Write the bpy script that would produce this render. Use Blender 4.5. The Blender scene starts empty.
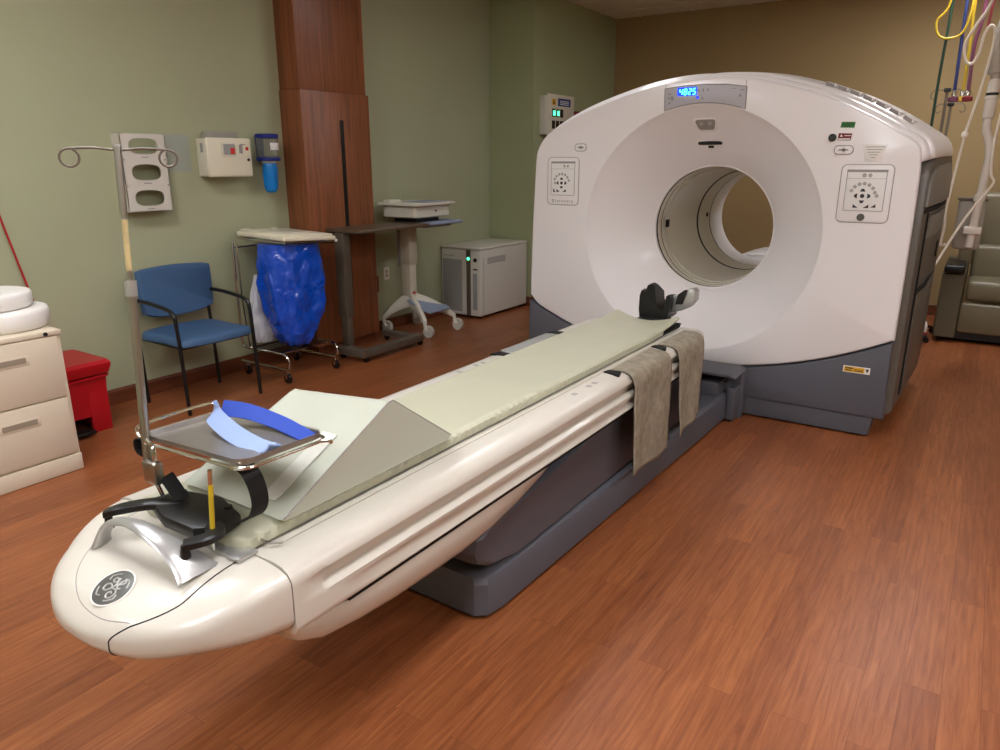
import bpy, bmesh, math, random
from mathutils import Vector, Matrix, noise
from mathutils.bvhtree import BVHTree
random.seed(7)
COL = bpy.context.scene.collection
PM = {}          # world matrix of every parent made here
R = math.radians

# ------------------------------------------------------------------ materials
def lin(c):
    c = c / 255.0
    return c / 12.92 if c <= 0.04045 else ((c + 0.055) / 1.055) ** 2.4
def rgb(t): return (lin(t[0]), lin(t[1]), lin(t[2]), 1.0)

def mat(name, col, rough=0.5, metal=0.0, var=0.0, vscale=8.0, bump=0.0, bscale=60.0, coat=0.0,
        trans=0.0, emit=None, estr=0.0, sheen=0.0, spec=0.5, ior=1.45, alpha=1.0):
    m = bpy.data.materials.new(name); m.use_nodes = True
    n = m.node_tree.nodes; l = m.node_tree.links
    p = n['Principled BSDF']
    p.inputs['Base Color'].default_value = rgb(col)
    p.inputs['Roughness'].default_value = rough
    p.inputs['Metallic'].default_value = metal
    p.inputs['Coat Weight'].default_value = coat
    p.inputs['Coat Roughness'].default_value = 0.12
    p.inputs['Transmission Weight'].default_value = trans
    p.inputs['Sheen Weight'].default_value = sheen
    p.inputs['Specular IOR Level'].default_value = spec
    p.inputs['IOR'].default_value = ior
    p.inputs['Alpha'].default_value = alpha
    if emit:
        p.inputs['Emission Color'].default_value = rgb(emit); p.inputs['Emission Strength'].default_value = estr
    tc = n.new('ShaderNodeTexCoord')
    if var > 0:
        nz = n.new('ShaderNodeTexNoise'); nz.inputs['Scale'].default_value = vscale; nz.inputs['Detail'].default_value = 5
        l.new(tc.outputs['Object'], nz.inputs['Vector'])
        mx = n.new('ShaderNodeMix'); mx.data_type = 'RGBA'
        a = [max(0, c * (1 - var)) for c in col]; b = [min(255, c * (1 + var)) for c in col]
        mx.inputs[6].default_value = rgb(a); mx.inputs[7].default_value = rgb(b)
        l.new(nz.outputs['Fac'], mx.inputs[0]); l.new(mx.outputs[2], p.inputs['Base Color'])
    if bump > 0:
        nb = n.new('ShaderNodeTexNoise'); nb.inputs['Scale'].default_value = bscale; nb.inputs['Detail'].default_value = 4
        l.new(tc.outputs['Object'], nb.inputs['Vector'])
        bp = n.new('ShaderNodeBump'); bp.inputs['Strength'].default_value = bump; bp.inputs['Distance'].default_value = 0.01
        l.new(nb.outputs['Fac'], bp.inputs['Height']); l.new(bp.outputs['Normal'], p.inputs['Normal'])
    return m

def wood_floor():
    m = bpy.data.materials.new('wood_plank_floor'); m.use_nodes = True
    n = m.node_tree.nodes; l = m.node_tree.links; p = n['Principled BSDF']
    tc = n.new('ShaderNodeTexCoord'); sw = n.new('ShaderNodeMapping')
    sw.inputs['Rotation'].default_value = (0, 0, R(90))
    l.new(tc.outputs['Object'], sw.inputs['Vector'])
    br = n.new('ShaderNodeTexBrick')
    br.offset = 0.37; br.offset_frequency = 2; br.squash = 1.0
    br.inputs['Scale'].default_value = 1.0
    br.inputs['Brick Width'].default_value = 0.92; br.inputs['Row Height'].default_value = 0.10
    br.inputs['Mortar Size'].default_value = 0.0008; br.inputs['Mortar Smooth'].default_value = 0.3
    br.inputs['Bias'].default_value = 0.0
    br.inputs['Color1'].default_value = (0, 0, 0, 1); br.inputs['Color2'].default_value = (1, 1, 1, 1)
    br.inputs['Mortar'].default_value = (0.0, 0.0, 0.0, 1)
    l.new(sw.outputs['Vector'], br.inputs['Vector'])
    # grain: stretched noise, offset per plank
    mp = n.new('ShaderNodeMapping'); mp.inputs['Scale'].default_value = (1.6, 26, 1)
    add = n.new('ShaderNodeVectorMath'); add.operation = 'MULTIPLY_ADD'
    add.inputs[1].default_value = (7.3, 3.1, 0); 
    l.new(br.outputs['Color'], add.inputs[0]); l.new(sw.outputs['Vector'], add.inputs[2])
    l.new(add.outputs['Vector'], mp.inputs['Vector'])
    nz = n.new('ShaderNodeTexNoise'); nz.inputs['Scale'].default_value = 2.2; nz.inputs['Detail'].default_value = 9
    nz.inputs['Roughness'].default_value = 0.68; nz.inputs['Distortion'].default_value = 0.6
    l.new(mp.outputs['Vector'], nz.inputs['Vector'])
    gr = n.new('ShaderNodeValToRGB')
    gr.color_ramp.elements[0].position = 0.34; gr.color_ramp.elements[0].color = rgb((124, 69, 38))
    gr.color_ramp.elements[1].position = 0.66; gr.color_ramp.elements[1].color = rgb((160, 97, 58))
    l.new(nz.outputs['Fac'], gr.inputs['Fac'])
    tone = n.new('ShaderNodeMix'); tone.data_type = 'RGBA'; tone.blend_type = 'MULTIPLY'; tone.inputs[0].default_value = 1
    tr = n.new('ShaderNodeValToRGB')
    tr.color_ramp.elements[0].color = (0.80, 0.75, 0.74, 1); tr.color_ramp.elements[1].color = (1.05, 1.04, 1.0, 1)
    l.new(br.outputs['Color'], tr.inputs['Fac'])
    l.new(gr.outputs['Color'], tone.inputs[6]); l.new(tr.outputs['Color'], tone.inputs[7])
    mo = n.new('ShaderNodeMix'); mo.data_type = 'RGBA'; mo.inputs[7].default_value = rgb((86, 42, 22))
    mf = n.new('ShaderNodeMath'); mf.operation = 'MULTIPLY'; mf.inputs[1].default_value = 0.6
    l.new(br.outputs['Fac'], mf.inputs[0]); l.new(mf.outputs[0], mo.inputs[0])
    l.new(tone.outputs[2], mo.inputs[6]); l.new(mo.outputs[2], p.inputs['Base Color'])
    p.inputs['Roughness'].default_value = 0.36
    p.inputs['Specular IOR Level'].default_value = 0.42
    bn = n.new('ShaderNodeBump'); bn.inputs['Strength'].default_value = 0.22; bn.inputs['Distance'].default_value = 0.004
    l.new(nz.outputs['Fac'], bn.inputs['Height']); l.new(bn.outputs['Normal'], p.inputs['Normal'])
    return m

def wood_panel(name, base, axis=2):
    m = bpy.data.materials.new(name); m.use_nodes = True
    n = m.node_tree.nodes; l = m.node_tree.links; p = n['Principled BSDF']
    tc = n.new('ShaderNodeTexCoord'); mp = n.new('ShaderNodeMapping')
    s = [22, 22, 22]; s[axis] = 1.2
    mp.inputs['Scale'].default_value = s
    l.new(tc.outputs['Object'], mp.inputs['Vector'])
    nz = n.new('ShaderNodeTexNoise'); nz.inputs['Scale'].default_value = 1.5; nz.inputs['Detail'].default_value = 8
    nz.inputs['Distortion'].default_value = 0.8
    l.new(mp.outputs['Vector'], nz.inputs['Vector'])
    r = n.new('ShaderNodeValToRGB'); r.color_ramp.elements[0].position = 0.3; r.color_ramp.elements[1].position = 0.75
    r.color_ramp.elements[0].color = rgb([c * 0.82 for c in base]); r.color_ramp.elements[1].color = rgb([c * 1.12 for c in base])
    l.new(nz.outputs['Fac'], r.inputs['Fac']); l.new(r.outputs['Color'], p.inputs['Base Color'])
    p.inputs['Roughness'].default_value = 0.4
    return m

M = {}
M['floor'] = wood_floor()
M['green'] = mat('sage_green_paint', (168, 170, 138), 0.75, var=0.02, vscale=2, bump=0.04, bscale=180)
M['green2'] = mat('sage_green_alcove_dim', (160, 166, 128), 0.75, var=0.02, vscale=2, bump=0.04, bscale=180)  # same sage paint; the alcove's dimmer, greener light is put into the colour
M['tan'] = mat('tan_paint', (158, 133, 92), 0.75, var=0.02, vscale=2, bump=0.04, bscale=180)
M['patch'] = mat('blue_grey_wall_patch', (160, 166, 152), 0.8)
M['cherry'] = wood_panel('cherry_veneer', (134, 78, 46))
M['cherry_base'] = wood_panel('cherry_baseboard', (104, 54, 30), 1)
M['white'] = mat('gantry_white_plastic', (234, 230, 229), 0.28, coat=0.3, bump=0.015, bscale=300)
M['white2'] = mat('table_pearl_plastic', (207, 201, 189), 0.3, coat=0.25, bump=0.02, bscale=400)
M['bore'] = mat('bore_liner_plastic', (214, 208, 192), 0.3)
M['slate'] = mat('slate_grey_plastic', (86, 86, 93), 0.45, bump=0.03, bscale=400)
M['sidegrey'] = mat('side_panel_grey', (92, 86, 78), 0.42)
M['sidegrey2'] = mat('side_hatch_grey', (120, 116, 108), 0.4)
M['black'] = mat('black_plastic', (16, 15, 15), 0.4)
M['blackm'] = mat('black_webbing', (10, 10, 11), 0.75, bump=0.2, bscale=300)
M['line'] = mat('panel_gap_black', (20, 18, 17), 0.9)
M['groove'] = mat('panel_seam_grey', (150, 143, 136), 0.8)
M['chrome'] = mat('chrome', (215, 212, 205), 0.14, 1.0)
M['steel'] = mat('brushed_steel', (176, 172, 164), 0.3, 1.0, var=0.04, vscale=40)
M['traysteel'] = mat('tray_steel', (168, 163, 155), 0.36, 0.9, var=0.06, vscale=30)
M['silver'] = mat('silver_paint', (190, 190, 188), 0.3, 0.7)
M['pad'] = mat('pad_vinyl', (188, 187, 163), 0.42, var=0.03, vscale=5, bump=0.12, bscale=14)
M['wedge'] = mat('wedge_vinyl', (180, 183, 167), 0.45, var=0.02, vscale=4, bump=0.1, bscale=12)
M['velcro'] = mat('velcro_grey', (214, 214, 204), 0.9, bump=0.3, bscale=300)
M['cloth'] = mat('taupe_patterned_cloth', (140, 131, 114), 0.65, var=0.30, vscale=26, bump=0.7, bscale=28)
M['bluefab'] = mat('blue_vinyl_upholstery', (62, 92, 128), 0.6, var=0.05, vscale=60, bump=0.06, bscale=300)
M['blue'] = mat('blue_bag_film', (6, 72, 190), 0.16, bump=0.5, bscale=9, coat=0.6)
def crease(m, sc, st):
    n = m.node_tree.nodes; l = m.node_tree.links; tc = n.new('ShaderNodeTexCoord'); v = n.new('ShaderNodeTexVoronoi'); v.feature = 'DISTANCE_TO_EDGE'; v.inputs['Scale'].default_value = sc
    nz = n.new('ShaderNodeTexNoise'); nz.inputs['Scale'].default_value = 5; mx = n.new('ShaderNodeVectorMath'); mx.operation = 'MULTIPLY_ADD'; mx.inputs[1].default_value = (.35, .35, .35)
    l.new(tc.outputs['Object'], nz.inputs['Vector']); l.new(nz.outputs['Color'], mx.inputs[0]); l.new(tc.outputs['Object'], mx.inputs[2]); l.new(mx.outputs[0], v.inputs['Vector'])
    b = n.new('ShaderNodeBump'); b.inputs['Strength'].default_value = st; b.inputs['Distance'].default_value = .02
    l.new(v.outputs['Distance'], b.inputs['Height']); l.new(b.outputs['Normal'], n['Principled BSDF'].inputs['Normal'])
crease(M['blue'], 9, .9)
M['greybag'] = mat('white_bag_film', (200, 200, 205), 0.3, bump=0.4, bscale=12)
M['cream'] = mat('cream_plastic', (224, 217, 194), 0.4)
M['cream2'] = mat('ivory_plastic', (216, 210, 190), 0.4)
M['putty'] = mat('putty_enamel', (214, 200, 178), 0.45, var=0.01, bump=0.03, bscale=300)
M['puttyd'] = mat('putty_enamel_shaded', (150, 138, 120), 0.5)  # putty darkened: shade inside recesses put into the colour; also used for lines
M['red'] = mat('red_plastic', (176, 14, 28), 0.35, bump=0.04, bscale=100)
M['tubwhite'] = mat('white_tub_plastic', (232, 228, 222), 0.5)
M['brown'] = mat('taupe_laminate', (92, 76, 60), 0.35)
M['taupe'] = mat('taupe_metal', (104, 94, 82), 0.4, 0.35)
M['cartwhite'] = mat('cart_white', (214, 208, 192), 0.4)
M['cartblue'] = mat('cart_blue_grey', (138, 150, 172), 0.5)
M['grille'] = mat('grille_grey', (150, 150, 146), 0.6, var=0.15, vscale=220)
M['box'] = mat('cabinet_offwhite', (206, 202, 190), 0.45)
M['olive'] = mat('olive_vinyl', (112, 103, 80), 0.42, var=0.03, vscale=6, bump=0.05, bscale=90)
M['darkolive'] = mat('dark_olive_vinyl', (92, 84, 64), 0.5)
M['ceil'] = mat('ceiling_tile', (214, 204, 184), 0.9, var=0.03, vscale=120, bump=0.2, bscale=200)
M['grid'] = mat('ceiling_grid_white', (216, 210, 196), 0.6)
M['light'] = mat('diffuser_lit', (255, 250, 242), 0.6, emit=(248, 250, 255), estr=21.0)
M['paper'] = mat('white_paper', (232, 230, 226), 0.7)
M['ink'] = mat('dark_ink', (48, 46, 48), 0.6)
M['greyink'] = mat('grey_ink', (150, 146, 142), 0.6)
M['btn'] = mat('grey_button', (168, 164, 158), 0.5)
M['dispgrey'] = mat('display_silver', (182, 180, 186), 0.35)
M['dispblue'] = mat('display_window_lit', (12, 50, 230), 0.4, emit=(20, 60, 255), estr=1.2)
M['digits'] = mat('digits_lit_cyan', (80, 230, 255), 0.4, emit=(70, 225, 255), estr=5)
M['green_led'] = mat('led_green_lit', (60, 220, 150), 0.4, emit=(70, 240, 160), estr=3)
M['greenst'] = mat('green_sticker', (40, 110, 44), 0.6)
M['maroon'] = mat('maroon_sticker', (120, 24, 38), 0.6)
M['yellow'] = mat('yellow_sticker', (226, 172, 30), 0.55)
M['tapetan'] = mat('tan_tape', (188, 168, 120), 0.6, var=.15, vscale=30)
M['yellowrod'] = mat('yellow_tape', (206, 180, 40), 0.5)
M['bluest'] = mat('blue_sticker', (36, 66, 130), 0.6)
M['strapblue'] = mat('royal_blue_foam', (40, 70, 166), 0.75, bump=0.1, bscale=200)
M['strappale'] = mat('pale_blue_fleece', (146, 166, 208), 0.85, bump=0.15, bscale=200)
M['canblue'] = mat('navy_plastic', (16, 34, 120), 0.35)
M['bagblue'] = mat('sky_blue_liner', (10, 120, 200), 0.25, bump=0.6, bscale=18)
M['clear'] = mat('clear_plastic', (236, 238, 232), 0.06, trans=0.92, ior=1.2)
M['smoke'] = mat('translucent_grey', (196, 190, 180), 0.25, trans=0.45, ior=1.2)
M['hred'] = mat('red_label', (200, 40, 30), 0.5)
M['redcord'] = mat('red_cord', (170, 24, 30), 0.5)
M['hgreen'] = mat('green_hose', (26, 60, 44), 0.4)
M['hblue'] = mat('blue_hose', (40, 56, 110), 0.4)
M['hyellow'] = mat('yellow_hose', (196, 164, 40), 0.4)
M['hpurple'] = mat('purple_hose', (112, 56, 80), 0.4)
M['cablewhite'] = mat('white_cable', (236, 228, 212), 0.4)
M['armwhite'] = mat('boom_white', (224, 216, 204), 0.35)
M['logo'] = mat('badge_grey', (92, 92, 88), 0.35, 0.3)
M['logol'] = mat('badge_light', (178, 178, 172), 0.35, 0.3)
M['lens'] = mat('dark_lens', (60, 64, 66), 0.1)
M['wheelgrey'] = mat('wheel_pale_grey', (196, 192, 182), 0.5)
M['gasket'] = mat('white_edge', (236, 232, 226), 0.35)

# ------------------------------------------------------------------ mesh builder
class B:
    def __init__(s): s.bm = bmesh.new()
    def _merge(s, bm2, mtx=None):
        if mtx is not None: bmesh.ops.transform(bm2, matrix=mtx, verts=bm2.verts)
        me = bpy.data.meshes.new('t'); bm2.to_mesh(me); bm2.free(); s.bm.from_mesh(me); bpy.data.meshes.remove(me)
        return s
    def box(s, x0, x1, y0, y1, z0, z1, bev=0.0, seg=2, mtx=None):
        b = bmesh.new()
        bmesh.ops.create_cube(b, size=1)
        for v in b.verts:
            v.co = Vector((x0 if v.co.x < 0 else x1, y0 if v.co.y < 0 else y1, z0 if v.co.z < 0 else z1))
        if bev > 0:
            bmesh.ops.bevel(b, geom=b.edges[:], offset=min(bev, 0.49 * min(abs(x1 - x0), abs(y1 - y0), abs(z1 - z0))), segments=seg, profile=0.5, affect='EDGES')
        return s._merge(b, mtx)
    def prism(s, poly, axis, a0, a1, bev=0.0, seg=2, mtx=None):
        """poly: 2D points in the two remaining axes (x:(y,z) y:(x,z) z:(x,y))"""
        b = bmesh.new()
        def P(p, a):
            if axis == 'x': return Vector((a, p[0], p[1]))
            if axis == 'y': return Vector((p[0], a, p[1]))
            return Vector((p[0], p[1], a))
        A = [b.verts.new(P(p, a0)) for p in poly]; C = [b.verts.new(P(p, a1)) for p in poly]
        n = len(poly)
        b.faces.new(A); b.faces.new(C[::-1])
        for i in range(n): b.faces.new((A[i], C[i], C[(i + 1) % n], A[(i + 1) % n]))
        bmesh.ops.recalc_face_normals(b, faces=b.faces)
        if bev > 0:
            caps = [e for e in b.edges if (e.verts[0] in A) == (e.verts[1] in A)]
            bmesh.ops.bevel(b, geom=caps, offset=bev, segments=seg, profile=0.5, affect='EDGES')
        return s._merge(b, mtx)
    def tube(s, pts, r, seg=10, closed=False, rx=None, smooth=0, caps=True):
        pts = [Vector(p) for p in pts]
        if smooth: pts = catmull(pts, smooth, closed)
        n = len(pts); rs = r if isinstance(r, (list, tuple)) else [r] * n
        if len(rs) != n: rs = [rs[min(len(rs) - 1, int(i * len(rs) / n))] for i in range(n)]
        b = s.bm; rings = []
        up = None
        for i, p in enumerate(pts):
            if closed: t = (pts[(i + 1) % n] - pts[i - 1]).normalized()
            elif i == 0: t = (pts[1] - p).normalized()
            elif i == n - 1: t = (p - pts[-2]).normalized()
            else: t = ((pts[i + 1] - p).normalized() + (p - pts[i - 1]).normalized()).normalized()
            if up is None:
                up = Vector((0, 0, 1)) if abs(t.z) < 0.9 else Vector((0, 1, 0))
            up = (up - t * up.dot(t)).normalized(); sd = t.cross(up)
            ring = []
            for k in range(seg):
                a = 2 * math.pi * k / seg
                ring.append(b.verts.new(p + (up * math.cos(a) * (rx if rx else 1) + sd * math.sin(a)) * rs[i]))
            rings.append(ring)
        for i in range(n if closed else n - 1):
            A = rings[i]; C = rings[(i + 1) % n]
            for k in range(seg): b.faces.new((A[k], A[(k + 1) % seg], C[(k + 1) % seg], C[k]))
        if not closed and caps:
            b.faces.new(rings[0][::-1]); b.faces.new(rings[-1])
        return s
    def ribbon(s, pts, w, t, wdir, wend=None):
        pts = [Vector(p) for p in pts]; n = len(pts); rings = []
        for i, p in enumerate(pts):
            wd = Vector(wdir).normalized().lerp(Vector(wend if wend else wdir).normalized(), i / (n - 1)).normalized()
            tg = (pts[min(i + 1, n - 1)] - pts[max(i - 1, 0)]).normalized()
            w2 = (wd - tg * wd.dot(tg)).normalized(); nn = tg.cross(w2).normalized()
            rings.append([s.bm.verts.new(p + w2 * a * w / 2 + nn * c * t / 2) for a, c in ((-1, -1), (1, -1), (1, 1), (-1, 1))])
        for i in range(n - 1):
            for k in range(4): s.bm.faces.new((rings[i][k], rings[i][(k + 1) % 4], rings[i + 1][(k + 1) % 4], rings[i + 1][k]))
        s.bm.faces.new(rings[0][::-1]); s.bm.faces.new(rings[-1])
        return s
    def lathe(s, prof, c=(0, 0, 0), axis='z', seg=32, closed=False):
        c = Vector(c); rings = []
        for r, h in prof:
            ring = []
            for k in range(seg):
                a = 2 * math.pi * k / seg; x = r * math.cos(a); y = r * math.sin(a)
                v = Vector((x, y, h)) if axis == 'z' else (Vector((x, h, y)) if axis == 'y' else Vector((h, x, y)))
                ring.append(s.bm.verts.new(c + v))
            rings.append(ring)
        n = len(rings)
        for i in range(n if closed else n - 1):
            A, C = rings[i], rings[(i + 1) % n]
            for k in range(seg): s.bm.faces.new((A[k], A[(k + 1) % seg], C[(k + 1) % seg], C[k]))
        if not closed:
            s.bm.faces.new(rings[0][::-1]); s.bm.faces.new(rings[-1])
        return s
    def loft(s, secs, closed=True, caps=True):
        rings = [[s.bm.verts.new(Vector(p)) for p in sec] for sec in secs]
        m = len(rings[0])
        for i in range(len(rings) - 1):
            A, C = rings[i], rings[i + 1]
            for k in range(m if closed else m - 1): s.bm.faces.new((A[k], A[(k + 1) % m], C[(k + 1) % m], C[k]))
        if caps and closed:
            s.bm.faces.new(rings[0][::-1]); s.bm.faces.new(rings[-1])
        return s
    def sphere(s, c, r, sx=1, sy=1, sz=1, u=16, v=10):
        b = bmesh.new(); bmesh.ops.create_uvsphere(b, u_segments=u, v_segments=v, radius=r)
        return s._merge(b, Matrix.Translation(c) @ Matrix.Diagonal((sx, sy, sz, 1)))
    def xf(s, m): bmesh.ops.transform(s.bm, matrix=m, verts=s.bm.verts); return s

def catmull(P, k, closed=False):
    out = []; n = len(P)
    for i in range(n if closed else n - 1):
        if closed: a, b, c, d = P[i - 1], P[i], P[(i + 1) % n], P[(i + 2) % n]
        else: a, b, c, d = P[max(i - 1, 0)], P[i], P[i + 1], P[min(i + 2, n - 1)]
        for j in range(k):
            t = j / k
            out.append(0.5 * ((2 * b) + (c - a) * t + (2 * a - 5 * b + 4 * c - d) * t * t + (3 * b - a - 3 * c + d) * t ** 3))
    if not closed: out.append(P[-1].copy())
    return out

def obj(name, b, m, parent=None, world=True, smooth=35, recalc=True):
    bm = b.bm if isinstance(b, B) else b
    if recalc: bmesh.ops.recalc_face_normals(bm, faces=bm.faces)
    me = bpy.data.meshes.new(name); 
    if parent is not None and world: bmesh.ops.transform(bm, matrix=PM[parent.name].inverted(), verts=bm.verts)
    bm.to_mesh(me); bm.free()
    me.materials.append(M[m] if isinstance(m, str) else m)
    if smooth:
        me.shade_smooth(); me.set_sharp_from_angle(angle=R(smooth))
    o = bpy.data.objects.new(name, me); COL.objects.link(o)
    if parent is not None:
        o.parent = parent; PM[o.name] = PM[parent.name].copy()
    else: PM[o.name] = Matrix.Identity(4)
    return o

def recenter(o):
    """put a one-mesh thing's origin at its base"""
    me = o.data; xs = [v.co for v in me.vertices]
    c = Vector(((min(v.x for v in xs) + max(v.x for v in xs)) / 2, (min(v.y for v in xs) + max(v.y for v in xs)) / 2, min(v.z for v in xs)))
    me.transform(Matrix.Translation(-c)); o.location = c; PM[o.name] = Matrix.Translation(c)
    return o
def tag(o, label, cat, group=None, kind=None):
    o['label'] = label; o['category'] = cat
    if group: o['group'] = group
    if kind: o['kind'] = kind
    return recenter(o) if o.type == 'MESH' else o
def thing(name, label, cat, loc=(0, 0, 0), rz=0, group=None):
    o = bpy.data.objects.new(name, None); COL.objects.link(o)
    o.location = loc; o.rotation_euler = (0, 0, rz); o.empty_display_size = 0.1
    o['label'] = label; o['category'] = cat
    if group: o['group'] = group
    PM[o.name] = Matrix.Translation(loc) @ Matrix.Rotation(rz, 4, 'Z')
    return o
def struct(name, b, m, parent=None, smooth=0):
    o = obj(name, b, m, parent, smooth=smooth)
    if parent is None: o['kind'] = 'structure'
    return o
def text_bm(s, size, mtx, depth=0.0006, spacing=1.0, font_bold=False):
    cu = bpy.data.curves.new('txt', 'FONT'); cu.body = s; cu.size = size; cu.extrude = depth; cu.space_character = spacing
    cu.align_x = 'CENTER'; cu.align_y = 'CENTER'; cu.resolution_u = 3
    if font_bold: cu.offset = size * 0.02
    o = bpy.data.objects.new('txt', cu); COL.objects.link(o)
    dg = bpy.context.evaluated_depsgraph_get(); me = bpy.data.meshes.new_from_object(o.evaluated_get(dg))
    b = B(); b.bm.from_mesh(me); b.xf(mtx)
    bpy.data.objects.remove(o); bpy.data.curves.remove(cu); bpy.data.meshes.remove(me)
    return b
def front_mtx(x, y, z):     # text facing -Y, upright
    return Matrix.Translation((x, y, z)) @ Matrix.Rotation(R(90), 4, 'X')
def px_mtx(x, y, z):        # text facing +X
    return Matrix.Translation((x, y, z)) @ Matrix.Rotation(R(90), 4, 'Z') @ Matrix.Rotation(R(90), 4, 'X')
def rrect(cx, cz, w, h, r, n=5):
    P = []
    for qx, qz, a0 in ((1, 1, 0), (-1, 1, 90), (-1, -1, 180), (1, -1, 270)):
        for k in range(n + 1):
            a = R(a0 + 90 * k / n)
            P.append((cx + qx * (w / 2 - r) + r * math.cos(a), cz + qz * (h / 2 - r) + r * math.sin(a)))
    return P

# ------------------------------------------------------------------ room
CZ = 3.08; XL = -4.5; XS = -3.97; YS = 6.58; YB = 8.43; XR = 3.2; YN = -3.0
struct('floor', B().box(XL - .1, XR + .1, YN - .1, YB + .1, -0.1, 0), 'floor')
struct('ceiling', B().box(XL - .1, XR + .1, YN - .1, YB + .1, CZ, CZ + 0.1), 'ceil')
struct('wall_left', B().box(XL - .12, XL, YN, YB, 0, CZ), 'green')
struct('wall_alcove', B().box(XL, XS, YS, YB, 0, CZ), 'green2')
struct('wall_back', B().box(XL - .12, XR, YB, YB + .12, 0, CZ), 'tan')
struct('wall_right', B().box(XR, XR + .12, YN, YB, 0, CZ), 'tan')
struct('wall_near', B().box(XL - .12, XR, YN - .12, YN, 0, CZ), 'green')
bb = [(0, 0), (0.014, 0), (0.014, 0.085), (0.008, 0.1), (0, 0.1)]
b = B(); b.prism([(XL + p[0], p[1]) for p in bb], 'y', YN, 3.835); b.prism([(XL + p[0], p[1]) for p in bb], 'y', 4.56, YS)
struct('baseboard_left', b, 'cherry_base')
b = B(); b.prism([(XS + p[0], p[1]) for p in bb], 'y', YS, YB); b.box(XL + .015, XS + .014, YS - .014, YS, 0, 0.1)
struct('baseboard_alcove', b, 'cherry_base')
struct('baseboard_back', B().box(XS + .015, XR, YB - .014, YB, 0, 0.1), 'cherry_base')
# ceiling grid
b = B()
g = 0.61
x = -3.97 + 0.30
while x < XR:
    b.box(x - .012, x + .012, YN, YB, CZ - .006, CZ); x += g
y = YB - 0.42
while y > YN:
    b.box(XL, XR, y - .012, y + .012, CZ - .0065, CZ); y -= g
struct('trim_1', b, 'grid')
# ceiling lights (2 x 4 ft troffers)
for (lx, ly, on) in ((-2.45, 4.75, 2), (-2.75, 1.1, 1), (-0.3, 1.1, 1), (-0.3, 6.75, 1), (-0.3, -1.4, 1), (-2.75, -1.4, 1), (2.1, 3.5, 1), (2.1, 0.6, 1)):  # near-wall and right-hand panels are unseen, added to brighten room and lift cover
    t = thing('ceiling_light', 'recessed ceiling light panel with a frosted diffuser', 'ceiling light', (lx, ly, CZ - .02), 0, 'recessed ceiling lights')
    b = B(); W, L = (.23, .23) if on == 2 else (.305, .61)
    b.box(lx - W, lx + W, ly - L, ly - L + .03, CZ - .02, CZ - .007, .003); b.box(lx - W, lx + W, ly + L - .03, ly + L, CZ - .02, CZ - .007, .003)
    b.box(lx - W, lx - W + .03, ly - L + .031, ly + L - .031, CZ - .02, CZ - .007, .003); b.box(lx + W - .03, lx + W, ly - L + .031, ly + L - .031, CZ - .02, CZ - .007, .003)
    obj('frame', b, 'grid', t)
    obj('diffuser', B().box(lx - W + .031, lx + W - .031, ly - L + .031, ly + L - .031, CZ - .014, CZ - .008), 'light' if on else 'grid', t, smooth=0)

# wooden wall column
t = thing('wall_column', 'tall cherry wood veneer column with a black slot, standing against the green wall', 'column', (-4.39, 4.19, 0))
obj('upper_panel', B().box(-4.499, -4.292, 3.84, 4.525, 2.0, CZ - .008, .002), 'cherry', t)
obj('lower_panel', B().box(-4.499, -4.272, 3.83, 4.535, 0.075, 1.997, .003), 'cherry', t)
obj('plinth', B().box(-4.499, -4.30, 3.86, 4.51, 0.001, 0.074), 'cherry_base', t)
obj('slot', B().box(-4.273, -4.2705, 4.205, 4.245, 0.45, 1.80), 'black', t, smooth=0)
obj('side_cover', B().box(-4.45, -4.275, 4.5355, 4.56, 0.42, 0.56, .004), 'cherry_base', t)

# ------------------------------------------------------------------ scanner gantry
GX, GY, GZ = -1.47, 4.313, 1.09
gan = thing('pet_ct_scanner', 'large white ring-shaped scanner gantry with a slate grey base and blue digits on top', 'scanner', (GX, GY, 0))
# front outline in (x,z), left shoulder over the crown to right shoulder then under
def lowz(x):   # white cover's lower curve
    d = abs(x - GX) / 1.145
    return 0.285 + 0.285 * d ** 2.1
top = [(-2.612, 0.60), (-2.606, 1.0), (-2.59, 1.35), (-2.583, 1.50), (-2.568, 1.575), (-2.51, 1.655), (-2.40, 1.728), (-2.22, 1.805), (-2.0, 1.874), (-1.75, 1.934), (-1.47, 1.958),
       (-1.19, 1.934), (-0.95, 1.874), (-0.74, 1.800), (-0.56, 1.712), (-0.44, 1.640), (-0.36, 1.585), (-0.333, 1.50), (-0.326, 1.30), (-0.324, 0.9), (-0.324, 0.57)]
def smooth_poly(P, k):
    return [(v.x, v.y) for v in catmull([Vector((p[0], p[1], 0)) for p in P], k)]
topS = smooth_poly(top, 6)
bot = [( -0.324 - (2.288) * k / 40, 0) for k in range(1, 40)]
bot = [(x, lowz(x)) for x, _ in bot]
OUT = topS + bot
def ray_poly(poly, a):
    d = (math.cos(a), math.sin(a)); best = None
    n = len(poly)
    for i in range(n):
        x1, y1 = poly[i][0] - GX, poly[i][1] - GZ; x2, y2 = poly[(i + 1) % n][0] - GX, poly[(i + 1) % n][1] - GZ
        den = d[0] * (y2 - y1) - d[1] * (x2 - x1)
        if abs(den) < 1e-12: continue
        t = (x1 * (y2 - y1) - y1 * (x2 - x1)) / den
        u = (x1 * d[1] - y1 * d[0]) / den
        if t > 0 and -1e-6 <= u <= 1 + 1e-6: best = t if best is None else max(best, t)
    return best
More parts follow.
